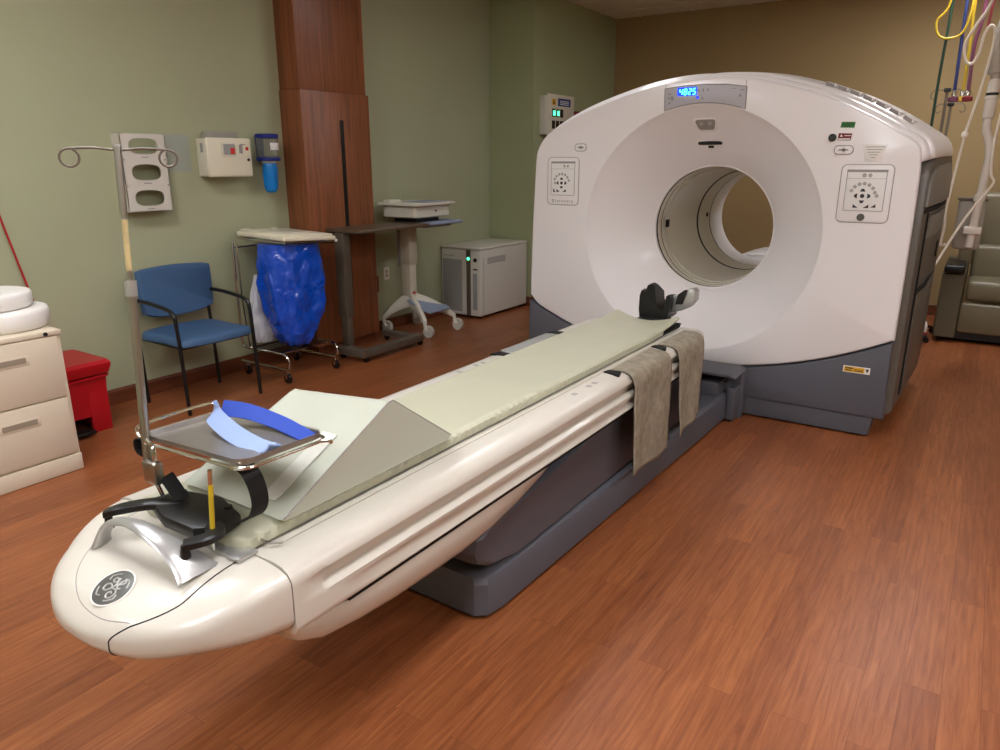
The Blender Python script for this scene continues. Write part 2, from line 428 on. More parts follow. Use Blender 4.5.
# angles: uniform plus the corner directions
ANG = [2 * math.pi * k / 220 for k in range(220)]
for cxz in ((-2.612, 0.60), (-0.324, 0.57)):
    ANG.append(math.atan2(cxz[1] - GZ, cxz[0] - GX) % (2 * math.pi))
ANG = sorted(set(round(a, 6) for a in ANG))
RO = [ray_poly(OUT, a) for a in ANG]
def ring_r(r, y): return [(GX + r * math.cos(a), y, GZ + r * math.sin(a)) for a in ANG]
def ring_o(off, y): return [(GX + (ro + off) * math.cos(a), y, GZ + (ro + off) * math.sin(a)) for a, ro in zip(ANG, RO)]
secs = []
for k in range(13):
    t_ = k / 12
    secs.append(ring_r(0.385 + 0.330 * t_, 4.655 - 0.335 * t_ ** 0.92))
secs += [ring_r(0.7175, 4.3165), ring_r(0.722, 4.3135)]
RL = [min(0.735, ro - .03) for ro in RO]
secs.append([(GX + r * math.cos(a), GY, GZ + r * math.sin(a)) for a, r in zip(ANG, [max(.7225, r) for r in RL])])
secs += [ring_o(-.020, GY), ring_o(-.010, GY + .003), ring_o(-.003, GY + .010), ring_o(0, GY + .022), ring_o(0.0, GY + .06)]
obj('front_cover', B().loft(secs, caps=False), 'white', gan, smooth=28, recalc=True)

# hood: arches over the whole depth
hoodA = [a for a in ANG if R(18) <= a <= R(162)]
def outl(a): return ray_poly(OUT, a)
prof = [(4.372, -0.012), (4.374, 0.004), (4.385, 0.018), (4.40, 0.028), (4.43, 0.034), (4.445, 0.034), (4.452, 0.046), (4.47, 0.056), (4.52, 0.062), (4.60, 0.074), (4.75, 0.088), (4.95, 0.097),
        (5.15, 0.099), (5.32, 0.096), (5.47, 0.086), (5.58, 0.066), (5.66, 0.03), (5.72, -0.03), (5.75, -0.10)]
HF = lambda a: .55 + .45 * abs(math.cos(a)) ** .7
hs = []
for y, off in prof:
    hs.append([(GX + (outl(a) + off * HF(a)) * math.cos(a), y, GZ + (outl(a) + off * HF(a)) * math.sin(a)) for a in hoodA])
b = B(); b.loft(hs, closed=False, caps=False)
hood_me = b.bm
bmesh.ops.recalc_face_normals(hood_me, faces=hood_me.faces)
# make normals point outward (up)
up_ = sum((f.normal.z for f in hood_me.faces))
if up_ < 0: bmesh.ops.reverse_faces(hood_me, faces=hood_me.faces)
BV = BVHTree.FromBMesh(hood_me)
hd = obj('hood', hood_me, 'white', gan, smooth=40, recalc=False)
md = hd.modifiers.new('t', 'SOLIDIFY'); md.thickness = 0.02; md.offset = -1
# hood seams on top of the display
# vents on the right slope of the hood
vb = B(); vf = B()
for k in range(7):
    a = R(52 - k * 3.5)
    r1 = outl(a) + 0.071 * HF(a)
    c = Vector((GX + r1 * math.cos(a), 4.57, GZ + r1 * math.sin(a)))
    a2 = a - R(1.2); c2 = Vector((GX + (outl(a2) + .071 * HF(a2)) * math.cos(a2), 4.57, GZ + (outl(a2) + .071 * HF(a2)) * math.sin(a2)))
    tg = (c2 - c).normalized(); nn = Vector((-tg.z, 0, tg.x)); nn = nn if nn.z > 0 else -nn
    mt = Matrix(((tg.x, 0, nn.x, c.x), (0, 1, 0, c.y), (tg.z, 0, nn.z, c.z), (0, 0, 0, 1)))
    vb.box(-.024, .024, -.055, .13, -.010, .009, .002, mtx=mt)
    for q in range(5):
        vf.box(-.022, .022, -.045 + q * .038, -.035 + q * .038, .004, .012, mtx=mt)
    vf.box(.024, .034, -.07, .15, -.004, .013, .003, mtx=mt)
o = obj('vent_recess', vb, 'groove', gan); obj('vent_fin', vf, 'white', o)

# slate base skirt (front)
pts = [(x, lowz(x) - .008) for x in [GX - 1.142 + 2.284 * k / 30 for k in range(31)]]
poly = pts + [(-.326, 0.30), (-.318, 0.125), (-2.622, 0.125), (-2.618, .30)]
obj('base_skirt', B().prism(poly, 'y', GY - .004, GY + .35, .008), 'slate', gan)
obj('toe_kick', B().prism([(-2.55, 0.012), (-.385, 0.012), (-.37, .124), (-2.56, .124)], 'y', GY + .012, 5.62, .004), 'slate', gan)
for sx in (-2.45, -.5):
    for sy in (4.45, 5.5): obj('foot', B().lathe([(.035, 0), (.035, .012)], (sx, sy, 0), seg=16), 'black', gan)
# side panels
def side(sg):
    X = lambda v: GX + sg * v
    n0 = 1.128
    yp = [(4.374, 0.13), (5.60, 0.13), (5.70, .22), (5.725, 1.0), (5.72, 1.40), (5.66, 1.50), (5.45, 1.555), (5.1, 1.57), (4.6, 1.545), (4.44, 1.50), (4.374, 1.44)]
    # body: bulges out from front to back
    b = B(); secs = []
    body = []
    for (off, ins) in (((1.00, 0.0), (1.135, 0.0), (1.165, 0.012), (1.18, 0.03)) if sg > 0 else ((1.00, 0.0), (1.08, 0.0), (1.10, 0.012), (1.11, 0.03))):
        cy, cz = 5.05, 0.85
        secs.append([(X(off + (0.035 * min(1, max(0, (p[0] - 4.374) / .6)) if off > 1.12 else 0)), p[0] + (cy - p[0]) * ins, p[1] + (cz - p[1]) * ins) for p in yp])
    b.loft(secs)
    o1 = obj('side_panel', b, 'sidegrey', gan)
    sx = lambda y: (1.180 + .035 * min(1, max(0, (y - 4.374) / .6))) if sg > 0 else 1.110
    def hug(b):
        for v in b.bm.verts: v.co.x = X(sx(v.co.y) + v.co.x)
        return b
    hp = [(4.42, 1.27), (4.42, 1.38), (4.46, 1.43), (4.62, 1.475), (4.9, 1.49), (4.974, 1.491), (5.2, 1.49), (5.42, 1.47), (5.58, 1.41), (5.62, 1.33), (5.62, 1.27), (4.974, 1.27)]
    obj('upper_hatch', hug(B().prism(hp, 'x', -.01, .014, .008)), 'sidegrey2', gan)
    obj('latch_panel', hug(B().prism([(4.66, 1.09), (4.974, 1.09), (5.58, 1.09), (5.58, 1.215), (4.974, 1.215), (4.66, 1.215)], 'x', -.01, .008, .004)), 'sidegrey2', gan)
    for P in ([(4.60, .2), (4.608, .2), (4.608, 1.23), (4.60, 1.23)], [(4.42, 1.235), (4.974, 1.235), (5.62, 1.235), (5.62, 1.26), (4.974, 1.26), (4.42, 1.26)], [(4.61, .80), (4.974, .80), (5.6, .80), (5.6, .806), (4.974, .806), (4.61, .806)]):
        obj('panel_gap', hug(B().prism(P, 'x', -.01, .0015)), 'line', gan, smooth=0)
    obj('lower_door', hug(B().prism([(4.63, .22), (4.974, .22), (5.58, .22), (5.58, .78), (4.974, .78), (4.63, .78)], 'x', -.01, .005, .004)), 'sidegrey', gan)
    obj('cable_port', hug(B().prism(rrect(5.50, .96, .10, .10, .02), 'x', -.01, .004)), 'black', gan)
side(1); side(-1)
# bore: front ring stack, liner, rear flare
def ringtube(name, prof, m):
    b = B()
    prof_in = prof; prof_out = [(r + .012, y) for r, y in prof[::-1]]
    b.lathe([(r, y) for r, y in prof_in + prof_out], (GX, 0, GZ), 'y', 96, closed=True)
    return obj(name, b, m, gan, smooth=30)
ringtube('bore_lip', [(.385, 4.652), (.380, 4.656), (.3775, 4.664), (.377, 4.672)], 'white')
ringtube('bore_ring', [(.3735, 4.694), (.3725, 4.742)], 'bore')
ringtube('bore_ring', [(.3690, 4.764), (.3680, 4.806)], 'bore')
ringtube('bore_liner', [(.3645, 4.828), (.3590, 5.10), (.3560, 5.410)], 'bore')
ringtube('bore_seam', [(.3780, 4.675), (.3770, 4.820)], 'line')
ringtube('bore_seam', [(.3535, 5.418), (.3535, 5.436)], 'line')
ringtube('rear_ring', [(.350, 5.434), (.350, 5.684)], 'bore')
ringtube('bore_seam', [(.3545, 5.682), (.3545, 5.714)], 'line')
ringtube('rear_flare', [(.350, 5.712), (.350, 5.98), (.358, 6.03), (.40, 6.08), (.47, 6.10), (.53, 6.10), (.56, 6.02), (.58, 5.80)], 'white')
obj('bore_latch', B().box(GX - .3495, GX - .335, 4.76, 4.80, GZ - .02, GZ + .03, .003), 'line', gan)
obj('bore_latch', B().box(GX - .3495, GX - .340, 5.60, 5.625, GZ - .0, GZ + .03, .003), 'line', gan)
# rear cover
rs = [ring_r(.53, 5.86), ring_r(.62, 5.80), [(GX + min(ro - .06, 1.05) * math.cos(a), 5.74, GZ + max(min(ro - .06, 1.05) * math.sin(a), -.95)) for a, ro in zip(ANG, RO)],
      [(GX + (ro - .05) * math.cos(a), 5.70, max(GZ + (ro - .05) * math.sin(a), .13)) for a, ro in zip(ANG, RO)]]
obj('rear_cover', B().loft(rs, caps=False), 'white', gan)
# rear cradle support seen through the bore
obj('rear_support', B().prism([(GX - .27, .70), (GX - .25, .735), (GX - .16, .762), (GX, .770), (GX + .16, .762), (GX + .25, .735), (GX + .27, .70)], 'y', 6.13, 6.75, .008), 'white', gan)
obj('rear_support_post', B().box(GX - .2, GX + .2, 6.15, 6.6, 0.0, .70, .02), 'slate', gan)

# recess and camera window at the top of the flare
def flare_pt(a, r):   # point on flare at angle a, radius r, with outward frame
    t_ = (r - .385) / .330; y = 4.655 - .335 * t_ ** .92
    return Vector((GX + r * math.cos(a), y, GZ + r * math.sin(a)))
def flare_mtx(a, r):
    p = flare_pt(a, r); q = flare_pt(a, r + .005); v = (q - p).normalized()
    u = Vector((math.sin(a), 0, -math.cos(a))); n_ = u.cross(v)
    if n_.y > 0: n_ = -n_
    u = v.cross(n_)
    return Matrix(((u.x, v.x, n_.x, p.x), (u.y, v.y, n_.y, p.y), (u.z, v.z, n_.z, p.z), (0, 0, 0, 1)))
mt = flare_mtx(R(90.5), .615)
shp = [(-.075, .035), (-.06, .05), (.06, .05), (.075, .035), (.06, -.035), (.045, -.05), (-.045, -.05), (-.06, -.035)]
o = obj('indicator_recess', B().prism(shp, 'z', -.01, .004, .003, mtx=mt), 'white', gan)
obj('indicator_face', B().prism([(p[0] * .8, p[1] * .75 + .004) for p in shp], 'z', .0, .006, .001, mtx=mt), 'groove', o)
for dx in (-.026, .026): obj('indicator_light', B().lathe([(.012, 0), (.012, .009)], (dx, .012, 0), seg=14).xf(mt), 'btn', o)
mt = flare_mtx(R(90.5), .515)
obj('laser_window', B().prism(rrect(0, 0, .15, .026, .012), 'z', -.004, .004, .001, mtx=mt), 'black', gan)
obj('laser_window', B().prism(rrect(0, -.03, .034, .016, .004), 'z', -.004, .004, .001, mtx=mt), 'black', gan)
mt = flare_mtx(R(262), .47)
b = B(); b.prism(rrect(0, 0, .05, .075, .006), 'z', -.002, .0012, mtx=mt); obj('sticker', b, 'gasket', gan)
b = B(); b.box(-.012, -.008, -.03, .03, .0012, .002, mtx=mt); b.box(.008, .012, -.03, .03, .0012, .002, mtx=mt); obj('sticker_line', b, 'greyink', gan, smooth=0)

# crown display
Y0 = GY
arc = [(GX + .729 * math.cos(R(a)), GZ + .729 * math.sin(R(a))) for a in [70.5 + k * (108.2 - 70.5) / 14 for k in range(15)]]
poly = arc + [(-1.703, 1.905), (-1.60, 1.915), (-1.47, 1.918), (-1.34, 1.912), (-1.228, 1.895)]
dis = obj('display_panel', B().prism(poly, 'y', Y0 - .003, Y0 + .01, .001), 'dispgrey', gan)
fr = [(p[0], Y0 - .003, p[1]) for p in poly]
obj('display_edge', B().tube(fr, .003, 6, closed=True), 'groove', dis)
obj('display_glow', B().prism(rrect(-1.567, 1.884, .118, .046, .01), 'y', Y0 - .0045, Y0 - .003), 'dispblue', dis, smooth=0)
SEG = {'a': ((0, 1), (1, 1)), 'b': ((1, 1), (1, .5)), 'c': ((1, .5), (1, 0)), 'd': ((0, 0), (1, 0)), 'e': ((0, .5), (0, 0)), 'f': ((0, 1), (0, .5)), 'g': ((0, .5), (1, .5))}
DIG = {'4': 'fgbc', '8': 'abcdefg', '2': 'abged', '5': 'afgcd'}
b = B()
for i, ch in enumerate('4825'):
    ox = -1.612 + i * .0262; oz = 1.868; w, h = .0145, .030
    for sname in DIG[ch]:
        (x1, z1), (x2, z2) = SEG[sname]
        A = Vector((ox + x1 * w + z1 * .003, Y0 - .0055, oz + z1 * h)); C = Vector((ox + x2 * w + z2 * .003, Y0 - .0055, oz + z2 * h))
        d = (C - A).normalized() * .0012
        b.tube([A + d, C - d], .0022, 6)
obj('digits', b, 'digits', dis)
b = B()
for (x, z, w, h) in ((-1.50, 1.885, .010, .018), (-1.474, 1.887, .010, .018), (-1.446, 1.888, .010, .016), (-1.672, 1.875, .014, .008), (-1.655, 1.850, .016, .022), (-1.675, 1.852, .012, .012), (-1.67, 1.825, .012, .01), (-1.30, 1.888, .022, .004), (-1.25, 1.878, .022, .007), (-1.262, 1.850, .014, .014), (-1.475, 1.845, .008, .014)):
    b.box(x - w / 2, x + w / 2, Y0 - .0042, Y0 - .003, z - h / 2, z + h / 2, .0005)
obj('display_icon', b, 'greyink', dis, smooth=0)
obj('display_light', B().lathe([(.009, 0), (.009, .002)], (-1.504, Y0 - .0045, 1.850), 'y', 14), 'dispblue', dis, smooth=0)
# hood seams beside the display
for (xx, z0, z1) in ((-1.700, 1.907, 1.944), (-1.235, 1.897, 1.941)):
    obj('cover_seam', B().tube([(xx, Y0 - .0003, z0), (xx + .002, Y0 - .0003, z1 - .012)], .0016, 5), 'groove', gan)

# control panels
def control_panel(cx, w, h, z, rightside):
    fr = obj('control_panel', B().prism(rrect(cx, z, w, h, .025), 'y', Y0 - .005, Y0 + .01, .002), 'white', gan)
    obj('panel_outline', B().tube([(p[0], Y0 - .0008, p[1]) for p in rrect(cx, z, w + .006, h + .006, .028)], .0018, 5, closed=True), 'groove', fr)
    sw, sh = w * .76, h * .70; sz = z + h * .055
    obj('screen_recess', B().box(cx - sw / 2 - .004, cx + sw / 2 + .004, Y0 - .0058, Y0, sz + sh / 2 - .006, sz + sh / 2 + .006, .001), 'greyink', fr, smooth=0)
    obj('screen', B().box(cx - sw / 2, cx + sw / 2, Y0 - .0062, Y0, sz - sh / 2, sz + sh / 2 - .006, .001), 'paper', fr)
    yy = Y0 - .0072
    b = B(); b.box(cx - sw / 2, cx + sw / 2, yy + .0004, yy + .0014, sz + sh * .30, sz + sh * .308)
    obj('screen_rule', b, 'greyink', fr, smooth=0)
    obj('screen_edge', B().tube([(p[0], Y0 - .0062, p[1]) for p in rrect(cx, sz - .003, sw + .002, sh - .004, .003, 2)], .0018, 5, closed=True), 'greyink', fr)
    def btn(x, zz, r, m='btn', nm='button'): obj(nm, B().lathe([(r, 0), (r * .9, -.0015)], (x, yy + .0016, zz), 'y', 14), m, fr)
    cz = sz - sh * .13; s_ = sw / .19
    for k in range(7):
        a = R(155 - k * 23); btn(cx - .01 * s_ + .062 * s_ * math.cos(a), cz + .064 * s_ * math.sin(a), .0100 * s_)
    if rightside:
        btn(cx + .060 * s_, cz + .002, .0100 * s_)
        btn(cx - .012, sz + sh * .385, .0115); btn(cx + .016, sz + sh * .385, .0105)
    else:
        btn(cx - .064 * s_, cz + .0, .0100 * s_); btn(cx + .01, sz + sh * .385, .009); btn(cx + .035, sz + sh * .385, .009)
    def key(P): obj('arrow_key', B().prism(P, 'y', yy, yy + .0016), 'ink', fr, smooth=0)
    for (dx, dz) in ((0, .027), (0, -.027), (-.029, 0), (.029, 0), (-.027, -.053), (.024, -.053)):
        d = .0135 * s_
        c_ = (cx - .01 * s_ + dx * s_, cz + dz * s_)
        if dx == 0 and dz > 0: P = [(-1, -.3), (1, -.3), (.45, .8), (-.45, .8)]
        elif dx == 0: P = [(-.45, -.8), (.45, -.8), (1, .3), (-1, .3)]
        elif dz == 0 and dx < 0: P = [(.3, -1), (.3, 1), (-.8, .4), (-.8, -.4)]
        elif dz == 0: P = [(-.3, -1), (.8, -.4), (.8, .4), (-.3, 1)]
        elif dx < 0: P = [(-1, .7), (-1, -.7), (1, -.7)]
        else: P = [(-1, -.7), (1, -.7), (1, .7)]
        key([(c_[0] + p[0] * d, c_[1] + p[1] * d) for p in P])
    btn(cx - .01 * s_, cz, .0115 * s_, 'ink', 'centre_key')
    if rightside: key([(cx + .036, cz - .058), (cx + .060, cz - .058), (cx + .060, cz - .040)])
    else: key([(cx - .07, cz - .058), (cx - .053, cz - .058), (cx - .07, cz - .033)])
    return fr
fr = control_panel(-2.368, .225, .295, 1.372, False)
obj('panel_lettering', text_bm('Discovery', .026, front_mtx(-2.368, Y0 - .0058, 1.247), .0005, 1.5), 'ink', fr, smooth=0)
fr = control_panel(-.5665, .245, .290, 1.334, True)
lg = obj('panel_badge', B().lathe([(.019, 0), (.019, -.003)], (-.57, Y0 - .005, 1.214), 'y', 24), 'logo', fr)
# intercom buttons
for (x, z) in ((-2.245, 1.583), (-.695, 1.556)):
    o = obj('intercom_button', B().prism(rrect(x, z, .098 if x > -1 else .088, .05, .024), 'y', Y0 - .004, Y0 + .01, .001), 'white', gan)
    obj('button_ring', B().tube([(p[0], Y0 - .004, p[1]) for p in rrect(x, z, .092 if x > -1 else .082, .044, .021)], .0022, 6, closed=True), 'greyink', o)
    b = B(); b.lathe([(.010, 0), (.010, -.001)], (x, Y0 - .004, z), 'y', 14); b.box(x - .022, x + .022, Y0 - .005, Y0 - .004, z - .004, z + .004)
    obj('button_icon', b, 'btn', o, smooth=0)
obj('knob', B().lathe([(.020, 0), (.020, -.008), (.012, -.014)], (-.757, Y0, 1.618), 'y', 20), 'lens', gan)
s1 = obj('green_sticker', B().prism([(-.725, 1.668), (-.658, 1.666), (-.655, 1.694), (-.721, 1.696)], 'y', Y0 - .002, Y0 + .004), 'greenst', gan, smooth=0)
b = B(); b.box(-.715, -.668, Y0 - .003, Y0 - .002, 1.683, 1.686); b.box(-.715, -.674, Y0 - .003, Y0 - .002, 1.675, 1.678)
obj('sticker_print', b, 'hgreen', s1, smooth=0)
s1 = obj('maroon_sticker', B().prism([(-.732, 1.605), (-.668, 1.603), (-.664, 1.638), (-.728, 1.640)], 'y', Y0 - .002, Y0 + .004), 'maroon', gan, smooth=0)
b = B(); b.box(-.729, -.671, Y0 - .003, Y0 - .002, 1.607, 1.614); b.box(-.700, -.668, Y0 - .003, Y0 - .002, 1.625, 1.629); b.prism([(-.722, 1.622), (-.708, 1.622), (-.715, 1.635)], 'y', Y0 - .003, Y0 - .002)
obj('sticker_print', b, 'paper', s1, smooth=0)
s1 = obj('plate', B().prism([(-.604, 1.582), (-.490, 1.580), (-.515, 1.500), (-.588, 1.498)], 'y', Y0 - .0025, Y0 + .004, .001), 'gasket', gan)
b = B()
for k, (a, c) in enumerate(((-.59, -.50), (-.585, -.51), (-.58, -.52), (-.57, -.53), (-.56, -.54))):
    b.box(a, c, Y0 - .0034, Y0 - .0025, 1.568 - k * .013, 1.571 - k * .013)
obj('plate_print', b, 'greyink', s1, smooth=0)
s1 = obj('caution_sticker', B().box(-.552, -.415, Y0 - .0065, Y0 + .0, .368, .405, .0005), 'paper', gan, smooth=0)
obj('caution_field', B().box(-.546, -.444, Y0 - .0075, Y0 - .0065, .372, .401), 'yellow', s1, smooth=0)
b = B(); b.box(-.541, -.502, Y0 - .0082, Y0 - .0075, .389, .396); b.box(-.541, -.505, Y0 - .0082, Y0 - .0075, .378, .384); b.box(-.497, -.45, Y0 - .0082, Y0 - .0075, .378, .382); b.box(-.497, -.45, Y0 - .0082, Y0 - .0075, .386, .389)
b.prism([(-.438, .398), (-.420, .398), (-.429, .376)], 'y', Y0 - .0078, Y0 - .0065)
obj('sticker_print', b, 'ink', s1, smooth=0)

# ------------------------------------------------------------------ patient table
tab = thing('patient_table', 'long white motorised patient table with a rounded end on a slate grey floor base', 'patient table', (GX, 2.3, 0))
TX = GX
def body_sec(y, g):
    """half profile right side, top centre to bottom centre; g = groove depth 0..1"""
    d1 = .022 * g; d2 = .011 * g * min(1, max(0, (y - 1.05) / .5))
    P = [(0, .6500), (.19, .6500), (.200, .6505), (.204, .655), (.210, .6575), (.285, .6575), (.310, .653), (.327, .643), (.337, .628), (.339, .616),
         (.339 - d1 * .3, .611), (.339 - d1, .603), (.339 - d1, .575), (.339 - d1 * .35, .566), (.339, .560), (.339, .549), (.339 - d2 * .4, .545), (.339 - d2, .538), (.339 - d2 * .9, .512), (.338, .502),
         (.334, .496), (.320, .492), (0, .492)]
    R_ = [(TX + x, y, z) for x, z in P]; L_ = [(TX - x, y, z) for x, z in P[::-1]]
    return R_ + L_[1:-1]
ys = [.891, .91, .93, .975, .983, .995, 1.01, 1.03, 1.08, 1.5, 2.0, 2.6, 3.2, 3.50, 3.52]
gg = [0, 0, 0, .25, .55, .8, .95, 1, 1, 1, 1, 1, 1, 1, 1]
secs = [body_sec(y, g_) for y, g_ in zip(ys, gg)]
# rounded far end
for k, (y, s_) in enumerate(((3.58, .995), (3.64, .97), (3.68, .93), (3.70, .87))):
    secs.append([(TX + (x - TX) * s_, y, .575 + (z - .575) * (1 - (1 - s_) * 1.6)) for x, _, z in body_sec(y, 1)])
obj('side_shell', B().loft(secs), 'white2', tab, smooth=40)
# end cover (nose)
def nose_par(y):
    t_ = min(1, max(0, (.93 - y) / .343)); s = max(1e-4, 1 - t_ ** 2.1) ** (1 / 2.1); w = .339 * s + .002
    col = min(1, s * 1.9) ** .8
    zt = .6575 - .066 * t_ ** 2.4; zb = .489 + .026 * t_ ** 2; zm = zb + (.56 - .1 * t_) * (zt - zb)
    zt = zm + (zt - zm) * col; zb = zm + (zb - zm) * col
    return w, zt, zb, zm, 7 - 4.3 * min(1, t_ * 1.6), 6 - 2.6 * min(1, t_ * 1.6)
def ztop(x, y):
    w, zt, zb, zm, nt, nb = nose_par(y); u = min(1, abs(x - TX) / w); return zm + (zt - zm) * (1 - u ** nt) ** (1 / nt)
def zbot(x, y):
    w, zt, zb, zm, nt, nb = nose_par(y); u = min(1, abs(x - TX) / w); return zm - (zm - zb) * (1 - u ** nb) ** (1 / nb)
def nose_sec(y):
    w, zt, zb, zm, nt, nb = nose_par(y)
    P = []
    for k in range(0, 23):
        a = math.pi / 2 - (math.pi / 2) * k / 22; P.append((w * math.cos(a) ** (2 / nt) if k else 0, zm + (zt - zm) * (math.sin(a) ** (2 / nt) if k < 22 else 0)))
    for k in range(1, 15):
        a = (math.pi / 2) * k / 14; P.append((w * (math.cos(a) ** (2 / nb) if k < 14 else 0), zm - (zm - zb) * math.sin(a) ** (2 / nb)))
    R_ = [(TX + x, y, z) for x, z in P]; L_ = [(TX - x, y, z) for x, z in P[::-1]]
    return R_ + L_[1:-1]
ny = [.888 - .3005 * math.sin(math.pi / 2 * k / 34) for k in range(35)]
b = B(); b.loft([nose_sec(y) for y in ny])
bmesh.ops.recalc_face_normals(b.bm, faces=b.bm.faces)
NB = BVHTree.FromBMesh(b.bm)
nose = obj('end_cover', b, 'white2', tab, smooth=50)
def drop(P, dz=0.0005): return [Vector((p[0], p[1], ztop(p[0], p[1]) + dz)) for p in P]
gp, low = [], []
y = .886
gxf = lambda y: -1.262 - .10 * (max(0, .74 - y) / .14) ** 2
while y > .58:
    if abs(gxf(y) - TX) >= nose_par(y)[0] - .0004: break
    gp.append(Vector((gxf(y), y, ztop(gxf(y), y)))); y -= .004 if y > .64 else .0008
for k in range(1, 11):
    y2 = y + .012 * (k / 10) ** 2; low.append(Vector((gxf(y), y2, zbot(gxf(y), y2))))
obj('cover_gap', B().tube(gp + low, .0017, 6), 'line', nose)
path = [(-1.665, .885), (-1.662, .82), (-1.648, .76), (-1.615, .70), (-1.565, .655), (-1.50, .624), (-1.44, .615), (-1.385, .618), (-1.325, .636)]
obj('cover_seam', B().tube(drop([tuple(v) for v in catmull([Vector((p[0], p[1], p[2] if len(p) > 2 else .655)) for p in path], 8)], -.0006), .0013, 6), 'groove', nose)
# badge
LC = Vector((TX + .034, .668, ztop(TX + .034, .668) + .0012))
LN = Vector((0.05, -.36, .93)).normalized(); LU = Vector((1, 0, 0)); LU = (LU - LN * LU.dot(LN)).normalized(); LV = LN.cross(LU)
LM = Matrix(((LU.x, LV.x, LN.x, LC.x), (LU.y, LV.y, LN.y, LC.y), (LU.z, LV.z, LN.z, LC.z), (0, 0, 0, 1)))
bd = obj('badge', B().lathe([(.045, -.003), (.045, .0022), (.042, .003), (.001, .003)], (0, 0, 0), 'z', 40).xf(LM), 'logo', nose)
obj('badge_rim', B().tube([LM @ Vector((.0455 * math.cos(a), .0455 * math.sin(a), .001)) for a in [2 * math.pi * k / 48 for k in range(48)]], .0022, 6, closed=True), 'gasket', bd)
def spl(P, r=.0021):
    v = [LM @ Vector((x * .040, y * .040, .003)) for x, y in P]
    b.tube(v, r, 6, smooth=7)
b = B()
spl([(-.05, -.02), (-.30, .10), (-.52, -.02), (-.46, -.30), (-.20, -.28), (-.02, -.02), (.02, .22), (-.12, .46), (-.34, .52), (-.40, .34), (-.22, .26), (-.08, .40), (-.10, .58)])
spl([(-.02, -.02), (.06, .14), (.26, .30), (.44, .46), (.36, .62), (.20, .48), (.18, .20), (.34, .04), (.52, .14)])
spl([(.00, -.06), (.28, -.04), (.50, -.22), (.46, -.52), (.20, -.60), (.06, -.42), (.16, -.24), (.32, -.32)])
for q in range(4):
    a0 = 20 + 90 * q
    P = [(.86 * math.cos(R(a0 + k * 9)) , .86 * math.sin(R(a0 + k * 9))) for k in range(5)] + [(.70 * math.cos(R(a0 + 50)), .70 * math.sin(R(a0 + 50)))]
    spl(P, .0018)
obj('badge_monogram', b, 'logol', bd)
# silver grab handle on the end cover
hp = [(-1.612, .740, .640), (-1.604, .744, .664), (-1.578, .748, .698), (-1.53, .752, .718), (-1.47, .755, .725), (-1.41, .758, .717), (-1.360, .765, .700), (-1.320, .773, .676), (-1.292, .780, .648)]
v = catmull([Vector(p) for p in hp], 5); secs = []
for i, p in enumerate(v):
    tg = (v[min(i + 1, len(v) - 1)] - v[max(i - 1, 0)]).normalized(); nn = Vector((0, 1, 0)).cross(tg).normalized()
    e = abs(i / (len(v) - 1) - .5) * 2; fl = .016 + .012 * e ** 5 + (.026 * max(0, (i / (len(v) - 1) - .45)) / .55)
    secs.append([p + Vector((0, 1, 0)) * fl * math.cos(a) + nn * .0085 * math.sin(a) for a in [2 * math.pi * k / 14 for k in range(14)]])
obj('grab_handle', B().loft(secs), 'silver', nose)
# lower cover, bulging under the shell
lc = [(.895, .468, .22), (.905, .445, .275), (.935, .420, .302), (1.0, .392, .314), (1.12, .373, .318), (1.25, .362, .320), (1.40, .356, .320), (1.55, .352, .319), (1.70, .360, .318), (1.85, .385, .315), (2.0, .425, .310), (2.12, .468, .304)]
secs = []
for y, zb, w in lc:
    zt = .484; w += .008; H = zt - zb
    P = [(0, zt), (w - .012, zt), (w - .003, zt - .002), (w, zt - .008), (w - .004, zt - .35 * H), (w - .012, zb + .30 * H), (w - .028, zb + .12 * H), (w - .055, zb + .02 * H), (w - .10, zb), (0, zb)]
    secs.append([(TX + x, y, z) for x, z in P] + [(TX - x, y, z) for x, z in P[::-1]][1:-1])
obj('lower_cover', B().loft(secs), 'white2', tab, smooth=50)
obj('shell_gap', B().box(TX - .331, TX + .331, 1.06, 3.45, .4842, .4918), 'line', tab, smooth=0)
obj('under_tray', B().box(TX - .27, TX + .27, 1.35, 3.5, .455, .4838, .01), 'line', tab)
# slate lift cover
poly = [(1.675, .245), (1.660, .285), (1.672, .330), (1.74, .362), (2.04, .388), (2.36, .432), (2.50, .448), (2.8, .453), (3.55, .453), (3.72, .40), (3.75, .17), (1.90, .17), (1.74, .205)]
secs = []
for xx, ins in ((-.272, .09), (-.262, .03), (-.235, 0), (.235, 0), (.262, .03), (.272, .09)):
    cy, cz = 2.7, .30
    secs.append([(TX + xx, y + (cy - y) * ins * .35, z + (cz - z) * ins) for y, z in poly])
obj('lift_cover', B().loft(secs), 'slate', tab, smooth=30)
# floor base
base = [(-.29, 1.80), (-.25, 1.725), (.225, 1.715), (.262, 1.745), (.275, 1.82), (.335, 4.22), (-.335, 4.22)]
secs = []
for z, ins in ((.004, .012), (.02, 0), (.135, 0), (.156, .008), (.168, .028)):
    secs.append([(TX + x - math.copysign(ins, x), y + (ins if y < 2 else 0), z) for x, y in base])
obj('floor_base', B().loft(secs), 'slate', tab, smooth=25)
obj('base_top_panel', B().box(TX - .18, TX + .19, 3.1, 4.02, .165, .176, .004), 'grille', tab)
b = B(); b.box(TX - .38, TX + .40, 4.235, 4.305, .0, .300, .010); b.box(TX - .30, TX + .30, 4.08, 4.235, .165, .25, .01); b.prism([(TX - .38, .30), (TX + .40, .30), (TX + .36, .318), (TX - .34, .318)], 'y', 4.05, 4.305, .004)
obj('docking_block', b, 'slate', tab)
b = B(); b.box(TX + .336, TX + .385, 4.14, 4.30, .012, .215, .010); b.box(TX + .27, TX + .34, 4.19, 4.234, .10, .225, .008)
